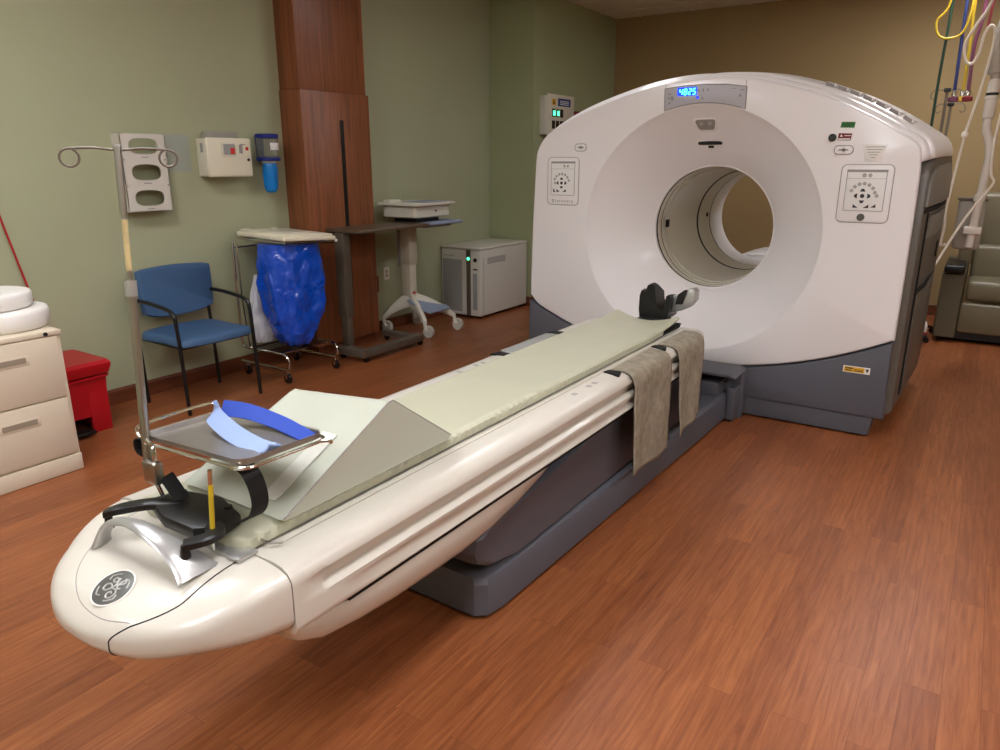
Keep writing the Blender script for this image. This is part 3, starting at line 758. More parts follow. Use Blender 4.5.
obj('docking_clamp', b, 'slate', tab)
obj('screw', B().lathe([(.007, 0), (.007, -.004)], (TX + .02, 4.08, .215), 'y', 12), 'steel', tab)
# rail hardware
for sg in (1, -1):
    for yy in (2.655, 3.165):
        if sg == -1 and yy < 3: obj('rail_insert', B().box(TX - .322, TX - .240, 2.70, 3.13, .6545, .6590, .002), 'grille', tab)
        b = B(); b.prism([(TX + sg * .235, yy - .02), (TX + sg * .318, yy - .045), (TX + sg * .30, yy + .012), (TX + sg * .245, yy + .018)], 'z', .655, .664, .002)
        obj('rail_latch', b, 'line', tab)
    b = B()
    for yy in (2.30, 2.42, 2.47):
        b.box(TX + sg * .27 - .01, TX + sg * .27 + .012, yy, yy + .025, .6570, .6582)
    obj('rail_marking', b, 'btn', tab, smooth=0)
    if sg == 1: obj('rail_line', B().box(TX + .2305, TX + .2330, .95, 3.45, .6570, .6582), 'puttyd', tab, smooth=0)
    else: obj('rail_line', B().box(TX - .2330, TX - .2305, .95, 3.45, .6570, .6582), 'puttyd', tab, smooth=0)
# cradle under the pad
def cr_sec(y, w, z0, sag, th):
    P = [(-1 + 2 * k / 12) for k in range(13)]
    up_ = [(TX + u * w, y, z0 - sag * (1 - u * u)) for u in P]
    return up_ + [(x, yy, z0 - sag - th) for x, yy, z in up_[::-1]]
obj('cradle', B().loft([cr_sec(y, .188, .6565, .001, .004) for y in (.90, 1.5, 2.2, 3.0, 3.66)] + [cr_sec(3.74, .165, .6565, .001, .004)]), 'line', tab)
obj('foot_plate', B().box(TX + .095, TX + .225, .845, .898, .6578, .668, .004), 'silver', tab)
b = B(); b.tube([(TX + .19, .93, .668), (TX + .225, .925, .672), (TX + .245, .95, .668)], .004, 6, smooth=4)
obj('release_lever', b, 'steel', tab)

# pad on the cradle
def pad_sec(y, w, z0, lift, sag):
    out = []
    n = 26
    for k in range(n + 1):
        u = -1 + 2 * k / n
        ru = abs(u)
        z = z0 - sag * (1 - u * u) + (.0 if ru < .93 else -.010 * ((ru - .93) / .07) ** 2) + lift
        out.append(Vector((TX + u * w + (.0022 * math.sin(y * 175) if ru > .93 else 0), y, z + .0018 * noise.noise(Vector((u * 3, y * 4, 0))))))
    bot_ = [Vector((TX + (1 - 2 * k / n) * w * .99, y, (.6580 + .002 * max(0, (y - 3.2) / .2)) if y < 3.4 else z0 - sag * (1 - (1 - 2 * k / n) ** 2) - .018)) for k in range(n + 1)]
    return out + bot_
secs = []
y = .885
secs.append(pad_sec(.868, .15, .680, 0, .003)); secs.append(pad_sec(.876, .18, .690, 0, .005))
while y < 3.66:
    w = .200
    fl = max(0, (y - 3.2) / .46)
    secs.append(pad_sec(y, w - .014 * fl * fl, .694 + .020 * fl * fl, 0, .010 + .034 * fl * fl)); y += .009
secs.append(pad_sec(3.668, .176, .708, 0, .042))
pad = obj('table_pad', B().loft(secs), 'pad', smooth=60)
tag(pad, 'long pale green vinyl pad lying along the patient table', 'pad')

# wedge cushion
def rot_in(x, y, z): return (x, y, z)
w0, w1 = -1.636, -1.250
poly = [(.975, .702), (.982, .6955), (1.605, .6955), (1.622, .706), (1.378, .882), (1.362, .890), (1.342, .885)]
wg = thing('wedge_cushion', 'pale vinyl foam wedge cushion lying on the near end of the table pad', 'cushion', (-1.42, 1.26, .706))
secs = []
for k, (xx, ins) in enumerate(((w0, .03), (w0 + .004, .012), (w0 + .012, 0), (-1.5, 0), (-1.4, 0), (-1.3, 0), (w1 - .012, 0), (w1 - .004, .012), (w1, .03))):
    cy, cz = 1.31, .765
    secs.append([(xx, y + (cy - y) * ins, z + (cz - z) * ins - ((.004 if 1 < k < 7 else 0) + .034 * (w1 - xx) / (w1 - w0) if z > .87 else 0)) for y, z in poly])
obj('cushion_body', B().loft(secs), 'wedge', wg, smooth=40)
e = [(w1 - .002, .980, .705), (w1 - .002, 1.347, .885), (w1 - .002, 1.367, .887), (w1 - .002, 1.616, .708)]
obj('piping', B().tube(e, .0022, 6), 'groove', wg)
n1 = Vector((0, -.48, .877))
b = B()
for (xa, xb) in ((-1.365, -1.315),):
    p0 = Vector((0, 1.01, .7185)); p1 = Vector((0, 1.22, .8185))
    o_ = n1 * .0015
    for (s0, s1) in (((xa, p0), (xb, p1)),):
        V = [Vector((xa, p0.y, p0.z)) + o_, Vector((xb, p0.y, p0.z)) + o_, Vector((xb, p1.y, p1.z)) + o_, Vector((xa, p1.y, p1.z)) + o_]
        W_ = [q + n1 * .003 for q in V]
        b.loft([V, W_])
obj('velcro_strip', b, 'velcro', wg, smooth=0)

# cloths over the rail
def cloth(y0, y1, sg, zend, zend2, label, flare=0.0):
    b = B(); nY, path = 22, []
    prof = [(.246, .6595), (.252, .660), (.262, .661), (.288, .661), (.316, .659), (.337, .651), (.348, .637), (.352, .62)]
    n2 = 26
    for k in range(1, n2 + 1): prof.append((.353, None))
    grid = []
    for i in range(nY + 1):
        f = i / nY; yy = y0 + (y1 - y0) * f; zE = zend + (zend2 - zend) * f
        row = []
        for j, (x, z) in enumerate(prof):
            if z is None:
                k = j - 7; q = k / n2; z_ = .62 + (zE - .62) * q
                wv = .010 * math.sin(f * 9 + 2 * q) * q + .006 * noise.noise(Vector((yy * 9, z_ * 6, 1.3)))
                x_ = .356 + .010 * q + max(-.004, wv); y_ = yy + flare * q * (f - .5) + .004 * noise.noise(Vector((z_ * 8, 5, f * 2)))
            else: x_, z_, y_ = x, z + .001 * noise.noise(Vector((yy * 20, j, 0))), yy
            row.append(b.bm.verts.new((TX + sg * x_, y_, z_)))
        grid.append(row)
    for i in range(nY):
        for j in range(len(prof) - 1): b.bm.faces.new((grid[i][j], grid[i + 1][j], grid[i + 1][j + 1], grid[i][j + 1]))
    o = obj('draped_cloth', b, 'cloth', smooth=60)
    md = o.modifiers.new('t', 'SOLIDIFY'); md.thickness = .003; md.offset = 1 if sg > 0 else -1
    tag(o, label, 'cloth', 'cloth straps over the table rails')
cloth(2.68, 3.10, 1, .205, .19, 'taupe patterned cloth hanging over the near rail, the wider one farther from the scanner')
cloth(3.20, 3.56, 1, .205, .245, 'taupe patterned cloth hanging over the near rail, the one next to the scanner', -.06)

# head holder at the far end
hh = thing('head_holder', 'black curved head holder with grey side at the scanner end of the table', 'head rest', (-1.44, 3.82, .66))
b = B()
cx = -1.47
secs = []
for y_, top_l, top_r in ((3.755, .845, .790), (3.80, .850, .785), (3.90, .80, .77)):
    outr = [(-.098, .655), (-.105, .70), (-.104, .78), (-.095, top_l - .035), (-.078, top_l - .035), (-.070, top_l - .04), (-.060, top_l - .004), (-.038, top_l + .004), (-.018, top_l - .004), (-.012, top_l - .05), (-.004, .74), (.018, .712), (.036, .705), (.044, .735), (.050, top_r), (.066, top_r + .012), (.078, top_r - .01), (.074, .72), (.062, .67), (.045, .655)]
    secs.append([(cx + .015 + x, y_, z) for x, z in outr])
b.loft(secs); obj('cup', b, 'black', hh, smooth=50)
b = B(); b.prism([(-1.392, .690), (-1.396, .77), (-1.382, .790), (-1.345, .800), (-1.300, .832), (-1.275, .838), (-1.258, .826), (-1.256, .775), (-1.285, .735), (-1.33, .712)], 'y', 3.80, 3.87, .008)
obj('side_support', b, 'silver', hh)
b = B(); b.prism([(-1.362, .745), (-1.352, .800), (-1.318, .828), (-1.300, .834), (-1.322, .750)], 'y', 3.785, 3.795, .003); b.box(-1.35, -1.32, 3.79, 3.80, .76, .80)
obj('side_pad', b, 'black', hh)
obj('tongue', B().box(-1.55, -1.39, 3.70, 3.82, .650, .664, .004), 'black', hh)

# ------------------------------------------------------------------ things on the near end of the table
# instrument tray with stand
ts = thing('tray_stand', 'small steel instrument tray on a black footed stand at the near end of the table', 'tray', (-1.43, .93, .66))
TM = Matrix.Translation((-1.425, .988, .866)) @ Matrix.Rotation(R(-3), 4, 'Z') @ Matrix.Rotation(R(-4.5), 4, 'Y')
b = B(); W2, D2 = .418, .226
o0 = rrect(0, 0, W2, D2, .034); o1 = rrect(0, 0, W2 - .012, D2 - .012, .018); o2 = rrect(0, 0, W2 - .026, D2 - .026, .014)
b.loft([[(p[0], p[1], z) for p in P] for P, z in ((o2, -.003), (o1, .0), (rrect(0, 0, W2 - .008, D2 - .008, .02), .010), (o0, .013), (o0, .015), (rrect(0, 0, W2 - .012, D2 - .012, .02), .0135), (rrect(0, 0, W2 - .018, D2 - .018, .016), .002), (rrect(0, 0, W2 - .03, D2 - .03, .012), .0))])
b.xf(TM); obj('tray_pan', b, 'traysteel', ts, smooth=50)
b = B(); fr = rrect(0, 0, W2 + .010, D2 + .008, .034)
b.tube([(p[0], p[1], -.004) for p in fr], .0042, 8, closed=True)
b.tube([(W2 / 2 + .006, .09, -.004), (W2 / 2 + .022, .105, -.004), (W2 / 2 + .03, .10, -.006)], .0042, 8)
b.xf(TM); fo = obj('support_frame', b, 'chrome', ts)
b = B(); b.tube([(-.20, -.115, .0), (-.224, -.112, .014), (-.234, -.09, .028), (-.236, .07, .034), (-.228, .105, .028), (-.205, .115, .012)], .0046, 8, smooth=6); b.xf(TM)
obj('tray_handle', b, 'chrome', fo)
rod = obj('support_rod', B().tube([(-1.322, .838, .672), (-1.305, .842, .866)], .0050, 12), 'chrome', ts)
obj('rod_tape', B().tube([(-1.3185, .8388, .708), (-1.308, .8413, .832)], .0054, 12), 'yellowrod', rod)
# black base
b = B()
b.prism([(-1.580, .850), (-1.565, .925), (-1.44, .955), (-1.335, .925), (-1.315, .86), (-1.36, .818), (-1.47, .815)], 'z', .690, .722, .008)
bs = obj('stand_base', b, 'black', ts)
def arm(P, r0, r1, foot):
    v = catmull([Vector(p) for p in P], 6); n = len(v)
    secs = []
    for i, p in enumerate(v):
        tg = (v[min(i + 1, n - 1)] - v[max(i - 1, 0)]).normalized(); sd = tg.cross(Vector((0, 0, 1))).normalized(); f = i / (n - 1); w = r0 + (r1 - r0) * f
        secs.append([p + sd * a * w + Vector((0, 0, c * .010)) for a, c in ((-1, -.6), (-.7, -1), (.7, -1), (1, -.6), (1, .6), (.7, 1), (-.7, 1), (-1, .6))])
    bb_ = B(); bb_.loft(secs); a_ = obj('stand_leg', bb_, 'black', ts)
    obj('foot', B().lathe([(.010, 0), (.0115, .004), (.0105, .012), (.008, .03)], foot, 'z', 14), 'black', a_)
arm([(-1.50, .885, .712), (-1.555, .845, .716), (-1.60, .795, .712), (-1.634, .772, .700)], .022, .014, (-1.630, .774, .662))
arm([(-1.345, .862, .712), (-1.305, .835, .716), (-1.302, .805, .716), (-1.325, .772, .712)], .022, .014, (-1.322, .772, .683))
for fx, fy in ((-1.54, .915), (-1.38, .925)): obj('foot', B().lathe([(.010, 0), (.0115, .004), (.010, .034)], (fx, fy, .6578 if fy < .88 else .692), 'z', 12), 'black', ts)
# strap
b = B(); b.ribbon(catmull([Vector(p) for p in ((-1.262, .895, .868), (-1.238, .895, .855), (-1.228, .90, .82), (-1.232, .905, .78), (-1.255, .905, .745), (-1.30, .90, .722))], 6), .040, .0025, (.2, 1, 0.1))
obj('strap', b, 'blackm', ts)
b = B(); b.ribbon(catmull([Vector(p) for p in ((-1.618, .885, .858), (-1.642, .884, .852), (-1.650, .884, .835), (-1.642, .884, .818), (-1.625, .886, .812))], 6), .026, .0025, (.15, 1, 0))
obj('strap', b, 'blackm', ts)
obj('strap', B().ribbon([Vector((-1.552, .885, .775)), Vector((-1.53, .888, .75)), Vector((-1.505, .890, .722))], .034, .003, (.5, 1, .1)), 'blackm', ts)

# IV pole clamped to the stand
ip = thing('iv_pole', 'thin metal pole with two looped hooks rising from the near end of the table', 'iv pole', (-1.615, .875, .70))
P0 = Vector((-1.600, .868, .715)); P1 = Vector((-1.665, .945, 1.535))
def pp(f): return P0.lerp(P1, f)
obj('lower_tube', B().tube([pp(.09), pp(.59)], .0102, 14), 'steel', ip)
obj('collar', B().tube([pp(.588), pp(.632)], .0135, 16), 'silver', ip)
up1 = obj('upper_rod', B().tube([pp(.62), pp(.82)], .0060, 12), 'steel', ip)
obj('rod_tape', B().tube([pp(.66), pp(.80)], .0064, 10), 'tapetan', up1)
obj('upper_tube', B().tube([pp(.815), pp(.995)], .0085, 14), 'steel', ip)
obj('cap', B().tube([pp(.993), pp(1.0)], .0100, 14), 'silver', ip)
T = pp(.985)
def hook(sg, L, drop_, r):
    d = Vector((.5 * sg, .866 * sg, 0)); e = T + d * L + Vector((0, 0, drop_))
    P = [T, T.lerp(e, .5) + Vector((0, 0, .004)), e]
    c = e + Vector((0, 0, -r))
    for k in range(1, 15):
        a = math.pi / 2 - sg * k * (2 * math.pi) / 15; P.append(c + Vector((.5, .866, 0)) * r * math.cos(a) + Vector((0, 0, r * math.sin(a))))
    b = B(); b.tube(P, .0026, 8); return b
obj('hook', hook(-1, .097, .004, .0195), 'taupe', ip); obj('hook', hook(1, .103, .002, .0190), 'taupe', ip)
# padlock-like clamp
cl = obj('pole_clamp', B().box(-1.606, -1.552, .858, .882, .756, .812, .005), 'steel', ip)
obj('clamp_shackle', B().tube([(-1.567, .870, .805), (-1.566, .871, .835), (-1.578, .874, .853), (-1.600, .876, .855), (-1.612, .876, .835), (-1.613, .876, .805)], .0052, 10, smooth=6), 'chrome', cl)
obj('clamp_pin', B().tube([(-1.570, .870, .755), (-1.556, .880, .700)], .0055, 10), 'chrome', cl)

# blue strap lying on the tray
tagz = .8735
sp = thing('foam_strap', 'folded foam strap, royal blue outside and pale blue inside, lying on the steel tray', 'strap', (-1.42, 1.0, .872))
def trp(x, y, z): return TM @ Vector((x, y, z))
b = B(); b.ribbon(catmull([Vector(p) for p in ((-1.527, 1.040, .907), (-1.47, 1.072, .899), (-1.38, 1.082, .889), (-1.30, 1.072, .885), (-1.238, 1.058, .884))], 6), .042, .004, (0, .7, .7), (.1, 1, .08))
obj('blue_half', b, 'strapblue', sp)
b = B(); b.ribbon(catmull([Vector(p) for p in ((-1.531, 1.036, .907), (-1.525, 1.012, .900), (-1.46, .992, .890), (-1.38, .975, .882), (-1.30, .966, .879), (-1.262, .968, .884), (-1.250, .974, .892))], 6), .046, .004, (0, .6, .8), (.15, 1, .05))
obj('pale_half', b, 'strappale', sp)

# ------------------------------------------------------------------ left wall things
# glove box holder
gh = thing('glove_box_holder', 'white three-slot glove box holder mounted empty on the green wall', 'glove box holder', (-4.5, 2.66, 1.19))
b = B()
xf = -4.405; ya, yb, za, zb = 2.520, 2.812, 1.195, 1.660
b.box(-4.4995, xf, ya, ya + .004, za, zb); b.box(-4.4995, xf, yb - .004, yb, za, zb)
b.box(-4.4995, xf, ya, yb, za, za + .004)
obj('case', b, 'white2', gh, smooth=0)
# front plate with three lens-shaped openings: built as strips around each opening
b = B()
H3 = (zb - za) / 3
for k in range(3):
    z0 = za + k * H3; z1 = z0 + H3; zc = (z0 + z1) / 2 + .006
    n = 24; inner = []
    for q in range(n):
        a = 2 * math.pi * q / n; c_, s_ = math.cos(a), math.sin(a)
        x = (yb - ya) / 2 * .66 * math.copysign(abs(c_) ** .6, c_); zz = .047 * math.copysign(abs(s_) ** .8, s_) * (1 if s_ > 0 else 1.05)
        inner.append(((ya + yb) / 2 + x, zc + zz))
    outer = []
    for (y_, z_) in inner:
        dy, dz = y_ - (ya + yb) / 2, z_ - zc
        f = min(((yb - ya) / 2) / max(1e-6, abs(dy)), ((z1 - zc) if dz > 0 else (zc - z0)) / max(1e-6, abs(dz)))
        outer.append(((ya + yb) / 2 + dy * f, zc + dz * f))
    rings = [[(xf - .004, y_, z_) for y_, z_ in inner], [(xf, y_, z_) for y_, z_ in inner], [(xf, y_, z_) for y_, z_ in outer], [(xf - .004, y_, z_) for y_, z_ in outer]]
    b.loft(rings, caps=False)
obj('front_plate', b, 'white2', gh, smooth=0)
b = B()
for k in range(3): b.box(xf, xf + .0008, 2.64, 2.69, za + k * H3 + .014, za + k * H3 + .020)
obj('maker_mark', b, 'greyink', gh, smooth=0)
obj('divider', B().box(-4.497, xf - .005, ya + .004, yb - .004, za + H3 - .002, za + H3 + .002), 'white2', gh)
obj('divider', B().box(-4.497, xf - .005, ya + .004, yb - .004, za + 2 * H3 - .002, za + 2 * H3 + .002), 'white2', gh)
o = obj('wall_patch', B().box(-4.4995, -4.4985, 2.87, 3.045, 1.43, 1.665, .0003), 'patch', smooth=0); tag(o, 'faint blue grey repainted patch on the green wall between glove holder and disposal box', 'paint patch')

# sharps cabinet
sc = thing('sharps_cabinet', 'cream sharps disposal cabinet with small window mounted on the green wall', 'sharps container', (-4.5, 3.26, 1.39))
obj('cabinet_body', B().box(-4.4995, -4.395, 3.095, 3.425, 1.40, 1.645, .006), 'cream2', sc)
dr = obj('cabinet_door', B().box(-4.395, -4.368, 3.085, 3.437, 1.395, 1.650, .012, 3), 'cream', sc)
b = B(); b.box(-4.49, -4.41, 3.14, 3.37, 1.645, 1.690, .004); obj('deposit_lid', b, 'smoke', sc)
obj('window_frame', B().prism([(p[0], p[1]) for p in rrect(3.255, 1.575, .118, .095, .014)], 'x', -4.369, -4.364, .002), 'cream2', dr)
w = obj('window', B().prism([(p[0], p[1]) for p in rrect(3.255, 1.575, .092, .07, .008)], 'x', -4.364, -4.3625), 'grille', dr, smooth=0)
obj('red_label', B().box(-4.3625, -4.3618, 3.262, 3.298, 1.545, 1.585), 'hred', w, smooth=0)
obj('lock', B().lathe([(.010, 0), (.010, .005)], (-4.368, 3.405, 1.508), 'x', 16), 'black', dr)
obj('sticker', B().lathe([(.013, 0), (.013, .001)], (-4.368, 3.40, 1.582), 'x', 16), 'hred', dr, smooth=0)
b = B(); b.box(-4.368, -4.3672, 3.335, 3.365, 1.55, 1.605); b.box(-4.368, -4.3672, 3.345, 3.39, 1.605, 1.612); obj('sticker_print', b, 'greyink', dr, smooth=0)
b = B(); b.box(-4.455, -4.425, 3.0935, 3.0950, 1.555, 1.615); obj('side_vent', b, 'greyink', sc, smooth=0)
b = B(); b.box(-4.392, -4.372, 3.079, 3.085, 1.60, 1.625, .002); b.box(-4.392, -4.372, 3.079, 3.085, 1.43, 1.455, .002); obj('hinge', b, 'cream2', sc)

# canister with blue liner
cn = thing('wall_canister', 'clear canister with navy lids and blue liner, on the wall beside the wood column', 'canister', (-4.41, 3.63, 1.28))
CC = (-4.40, 3.605, 0)
obj('lid', B().lathe([(.078, 1.655), (.082, 1.66), (.082, 1.68), (.074, 1.686)], CC, 'z', 32), 'canblue', cn)
obj('jar', B().lathe([(.070, 1.525), (.074, 1.53), (.075, 1.654), (.071, 1.654), (.070, 1.535), (.066, 1.53)], CC, 'z', 32, closed=True), 'clear', cn)
obj('collar', B().lathe([(.080, 1.500), (.086, 1.505), (.086, 1.522), (.078, 1.526)], CC, 'z', 32), 'canblue', cn)
obj('neck_ring', B().lathe([(.048, 1.485), (.052, 1.487), (.052, 1.499), (.048, 1.4995)], CC, 'z', 28), 'paper', cn)
secs = []
for z, r in ((1.486, .046), (1.46, .05), (1.42, .051), (1.37, .049), (1.33, .049), (1.30, .045), (1.28, .03)):
    secs.append([(CC[0] + (r * (1 + .12 * math.sin(a * 5 + z * 20))) * math.cos(a), CC[1] + (z - 1.486) * -.02 + (r * (1 + .1 * math.sin(a * 4 + z * 30))) * math.sin(a), z) for a in [2 * math.pi * k / 28 for k in range(28)]])
obj('liner', B().loft(secs), 'bagblue', cn, smooth=60)
b = B(); secs = [[(CC[0] + r * math.cos(a), CC[1] + r * math.sin(a), z) for a in [R(-25 + 9 * k) for k in range(9)]] for r, z in ((.076, 1.575), (.076, 1.625))]
b.loft(secs, closed=False, caps=False); obj('paper_label', b, 'paper', cn)
obj('bracket', B().box(-4.4995, -4.470, 3.58, 3.63, 1.51, 1.67, .003), 'canblue', cn)

# waiting chair
ch = thing('side_chair', 'blue upholstered side chair with thin black metal arms and legs', 'chair', (-4.14, 2.70, 0))
by0, by1 = 2.470, 2.985
secs = []
for (xo, sc_) in ((0, .96), (.006, 1.0), (.034, 1.0), (.044, .96)):
    pts = []
    H = [(-1, .86), (-.97, .10), (-.9, .0), (-.6, -.085), (0, -.13), (.6, -.085), (.9, .0), (.97, .10), (1, .86), (.93, .97), (.6, 1.0), (0, 1.02), (-.6, 1.0), (-.93, .97)]
    for u, v_ in H:
        yc = (by0 + by1) / 2 + u * sc_ * (by1 - by0) / 2; z_ = .565 + (v_ - .45) * sc_ * .285 + .45 * .285
        x_ = -4.385 + xo - .05 * (z_ - .55) - .03 * u * u * 0 + .025 * u * u
        pts.append(Vector((x_, yc, z_)))
    secs.append(catmull(pts, 4, True))
obj('backrest', B().loft(secs), 'bluefab', ch, smooth=50)
secs = []
for z, s_ in ((.415, .95), (.425, 1.0), (.452, 1.0), (.466, .96), (.470, .86)):
    P = [(-4.365, 2.47), (-4.10, 2.45), (-3.93, 2.44), (-3.885, 2.50), (-3.870, 2.69), (-3.885, 2.88), (-3.93, 2.95), (-4.10, 2.94), (-4.365, 2.92)]
    v = catmull([Vector((-4.12 + (x + 4.12) * s_, 2.695 + (y_ - 2.695) * s_, z)) for x, y_ in P], 4, True)
    secs.append(v)
obj('seat', B().loft(secs), 'bluefab', ch, smooth=50)
obj('seat_frame', B().tube([(-4.36, 2.47, .412), (-3.93, 2.455, .412), (-3.93, 2.93, .412), (-4.36, 2.92, .412)], .010, 8, closed=True), 'black', ch)
for yy in (2.435, 2.965):
    obj('back_leg', B().tube([(-4.345, yy, .0), (-4.365, yy, .45), (-4.392, yy, .72), (-4.395, yy, .735)], .0115, 10, smooth=4), 'black', ch)
    fl = obj('front_leg', B().tube([(-3.905, yy, 0), (-3.925, yy, .45), (-3.935, yy, .58)], .0115, 10, smooth=3), 'black', ch)
    obj('armrest', B().tube([(-3.935, yy, .578), (-3.942, yy, .612), (-3.975, yy, .637), (-4.05, yy, .652), (-4.22, yy, .668), (-4.37, yy, .668)], .0125, 10, smooth=6), 'black', ch)

# linen hamper
lh = thing('linen_hamper', 'chrome wheeled hamper frame with a cream lid', 'laundry hamper', (-4.13, 3.5, 0))
hx0, hx1, hy0, hy1 = -4.40, -3.90, 3.265, 3.735
b = B(); b.box(hx0, hx1, hy0, hy1, .938, .970, .010, 3); b.box(hx0 + .015, hx1 - .015, hy0 + .015, hy1 - .015, .968, .985, .008)
TL = Matrix(((1, 0, 0, 0), (0, 1, 0, 0), (-.03, -.06, 1, .047 + .06 * 3.2 - .03 * 3.9), (0, 0, 0, 1)))
b.xf(TL); lid = obj('lid', b, 'cream', lh)
obj('lid_panel', B().box(-4.22, -4.0, 3.38, 3.62, .9845, .9865, .001).xf(TL), 'cream2', lid)
for yy in (3.32, 3.56): obj('hinge', B().box(hx0 + .0, hx0 + .03, yy, yy + .05, .965, .990, .006).xf(TL), 'cream', lid)
cast = []
for yy, sy in ((3.215, 1), (3.67, 1)):
    # side frame: base loop with curled front and upright
    b = B()
    b.tube([(-4.385, yy, .955), (-4.385, yy, .60), (-4.385, yy, .26), (-4.37, yy, .215), (-4.33, yy, .205), (-4.00, yy, .205), (-3.93, yy, .200), (-3.895, yy, .165), (-3.900, yy, .120), (-3.935, yy, .098), (-4.05, yy, .095), (-4.41, yy, .095)], .0095, 10, smooth=5)
    obj('side_frame', b, 'chrome', lh)
    obj('upright', B().tube([(-4.34, yy, .955), (-4.335, yy, .55), (-4.30, yy, .21)], .006, 8), 'chrome', lh)
for x_, z_ in ((-4.385, .92), (-3.98, .205), (-4.30, .205)): obj('cross_bar', B().tube([(x_, 3.215, z_), (x_, 3.67, z_)], .0085, 8), 'chrome', lh)
obj('top_frame', B().tube([(hx0 - .005, hy0 + .01, .978), (hx1 - .01, hy0 + .01, .968), (hx1 - .01, hy1 - .01, .940), (hx0 - .005, hy1 - .01, .950)], .007, 8, closed=True), 'chrome', lh)
b = B()
for k in range(9): b.box(-4.30 + k * .04, -4.29 + k * .04, 3.225, 3.66, .207, .212)
b.box(-4.31, -3.97, 3.45, 3.52, .200, .206)
obj('bottom_rack', b, 'black', lh)
for (cx_, cy_) in ((-3.93, 3.21), (-4.36, 3.21), (-3.93, 3.665), (-4.36, 3.665)):
    o = obj('caster', B().lathe([(.012, -.009), (.031, -.011), (.033, -.006), (.033, .006), (.031, .011), (.012, .009)], (cx_ + .004, cy_ + .012, .0335), 'y', 20), 'black', lh)
    b = B(); b.box(cx_ - .006, cx_ + .014, cy_ - .006, cy_ - .002, .03, .075, .001); b.box(cx_ - .006, cx_ + .014, cy_ + .026, cy_ + .030, .03, .075, .001); b.box(cx_ - .008, cx_ + .016, cy_ - .006, cy_ + .030, .07, .078, .001); b.tube([(cx_ + .004, cy_ + .012, .075), (cx_ + .004, cy_ + .006, .10)], .007, 8)
    obj('caster_fork', b, 'chrome', o)
# bags
def bag(name, cx_, cy_, top_, bot_, prof_, m, label, seed, cat, ox=0):
    secs = []
    n = 110
    for j, (f, wx, wy, oy) in enumerate(prof_):
        z = top_ + (bot_ - top_) * f; row = []
        for k in range(n):
            a = 2 * math.pi * k / n
            c_, s_ = math.cos(a), math.sin(a)
            ex = .72 if f < .8 else .85
            px, py = wx * math.copysign(abs(c_) ** ex, c_), wy * math.copysign(abs(s_) ** ex, s_)
            wr = 1 + .05 * min(1, f * 2) * math.sin(a * 7 + seed + f * 2) + .09 * min(1, f * 3) * noise.noise(Vector((c_ * 2.2 + seed, s_ * 2.2, z * 7)))
            row.append((cx_ + ox * f * f + px * wr, cy_ + oy + py * wr, z + .006 * noise.noise(Vector((c_ * 3, s_ * 3, z * 4 + seed)))))
        secs.append(row)
    # densify vertically
    dense = []
    for i in range(len(secs) - 1):
        for q in range(9):
            t_ = q / 9; dense.append([tuple(Vector(A).lerp(Vector(C), t_)) for A, C in zip(secs[i], secs[i + 1])])
    dense.append(secs[-1])
    for row in dense:
        for i_, p in enumerate(row):
            q = Vector(p); d = .014 * noise.noise(q * 11 + Vector((seed, 0, 0))) + .012 * (.5 - abs(noise.noise(q * Vector((22, 22, 12)) if False else Vector((q.x * 22, q.y * 22, q.z * 13)))))
            dv = Vector((q.x - cx_, q.y - cy_, 0)).normalized() if (q.x - cx_) or (q.y - cy_) else Vector((1, 0, 0))
            row[i_] = q + dv * d * min(1, (top_ - q.z) * 8)
    o = obj(name, B().loft(dense), m, smooth=60)
    tag(o, label, cat)
bag('plastic_bag', -4.085, 3.455, .955, .222, ((0, .15, .215, 0), (.10, .150, .225, .0), (.3, .160, .232, .0), (.5, .165, .225, -.005), (.68, .155, .200, -.012), (.82, .135, .165, -.025), (.92, .11, .12, -.04), (.98, .08, .08, -.045), (1, .03, .03, -.045)), 'blue', 'bulging blue plastic linen bag hanging under the cream hamper lid', 3.0, 'bag', .05)
bag('plastic_bag', -4.29, 3.36, .72, .235, ((0, .02, .06, 0), (.3, .035, .09, -.01), (.6, .040, .11, -.01), (.85, .045, .11, .0), (1, .035, .09, .0)), 'greybag', 'white plastic bag hanging behind the blue linen bag', 9.0, 'bag')

# overbed table
ob = thing('overbed_table', 'taupe height-adjustable overbed table on a C-shaped wheeled base', 'overbed table', (-4.05, 4.2, 0))
b = B(); secs = []
P = rrect(-4.063, 4.37, .385, .86, .05)
for z, s_ in ((.978, .985), (.984, 1), (.996, 1), (1.002, .985)): secs.append([(-4.063 + (x + 4.063) * s_, 4.37 + (y_ - 4.37) * s_, z) for x, y_ in P])
b.loft(secs); obj('tabletop', b, 'brown', ob)
obj('upper_post', B().box(-4.125, -4.030, 3.925, 4.005, .33, .977, .008), 'taupe', ob)
obj('lower_post', B().box(-4.108, -4.040, 3.934, 3.994, .09, .335, .005), 'taupe', ob)
b = B(); b.box(-4.14, -3.83, 3.88, 3.965, .042, .105, .006); b.box(-3.905, -3.83, 3.966, 4.60, .042, .098, .006); b.box(-4.255, -3.906, 4.535, 4.60, .042, .092, .006)
obj('base', b, 'taupe', ob)
obj('end_cap', B().box(-3.831, -3.826, 3.878, 3.890, .05, .106, .002), 'chrome', ob)
obj('post_label', B().box(-4.115, -4.085, 3.9240, 3.9247, .915, .935), 'paper', ob, smooth=0)
for (cx_, cy_) in ((-3.86, 3.935), (-3.865, 4.59), (-4.235, 4.585), (-4.11, 3.935)):
    c_ = obj('caster', B().lathe([(.01, -.012), (.021, -.013), (.022, -.008), (.022, .008), (.021, .013), (.01, .012)], (cx_, cy_, .022), 'y', 18), 'black', ob)
    obj('caster_housing', B().lathe([(.014, .028), (.014, .044)], (cx_, cy_, 0), 'z', 12), 'chrome', c_)

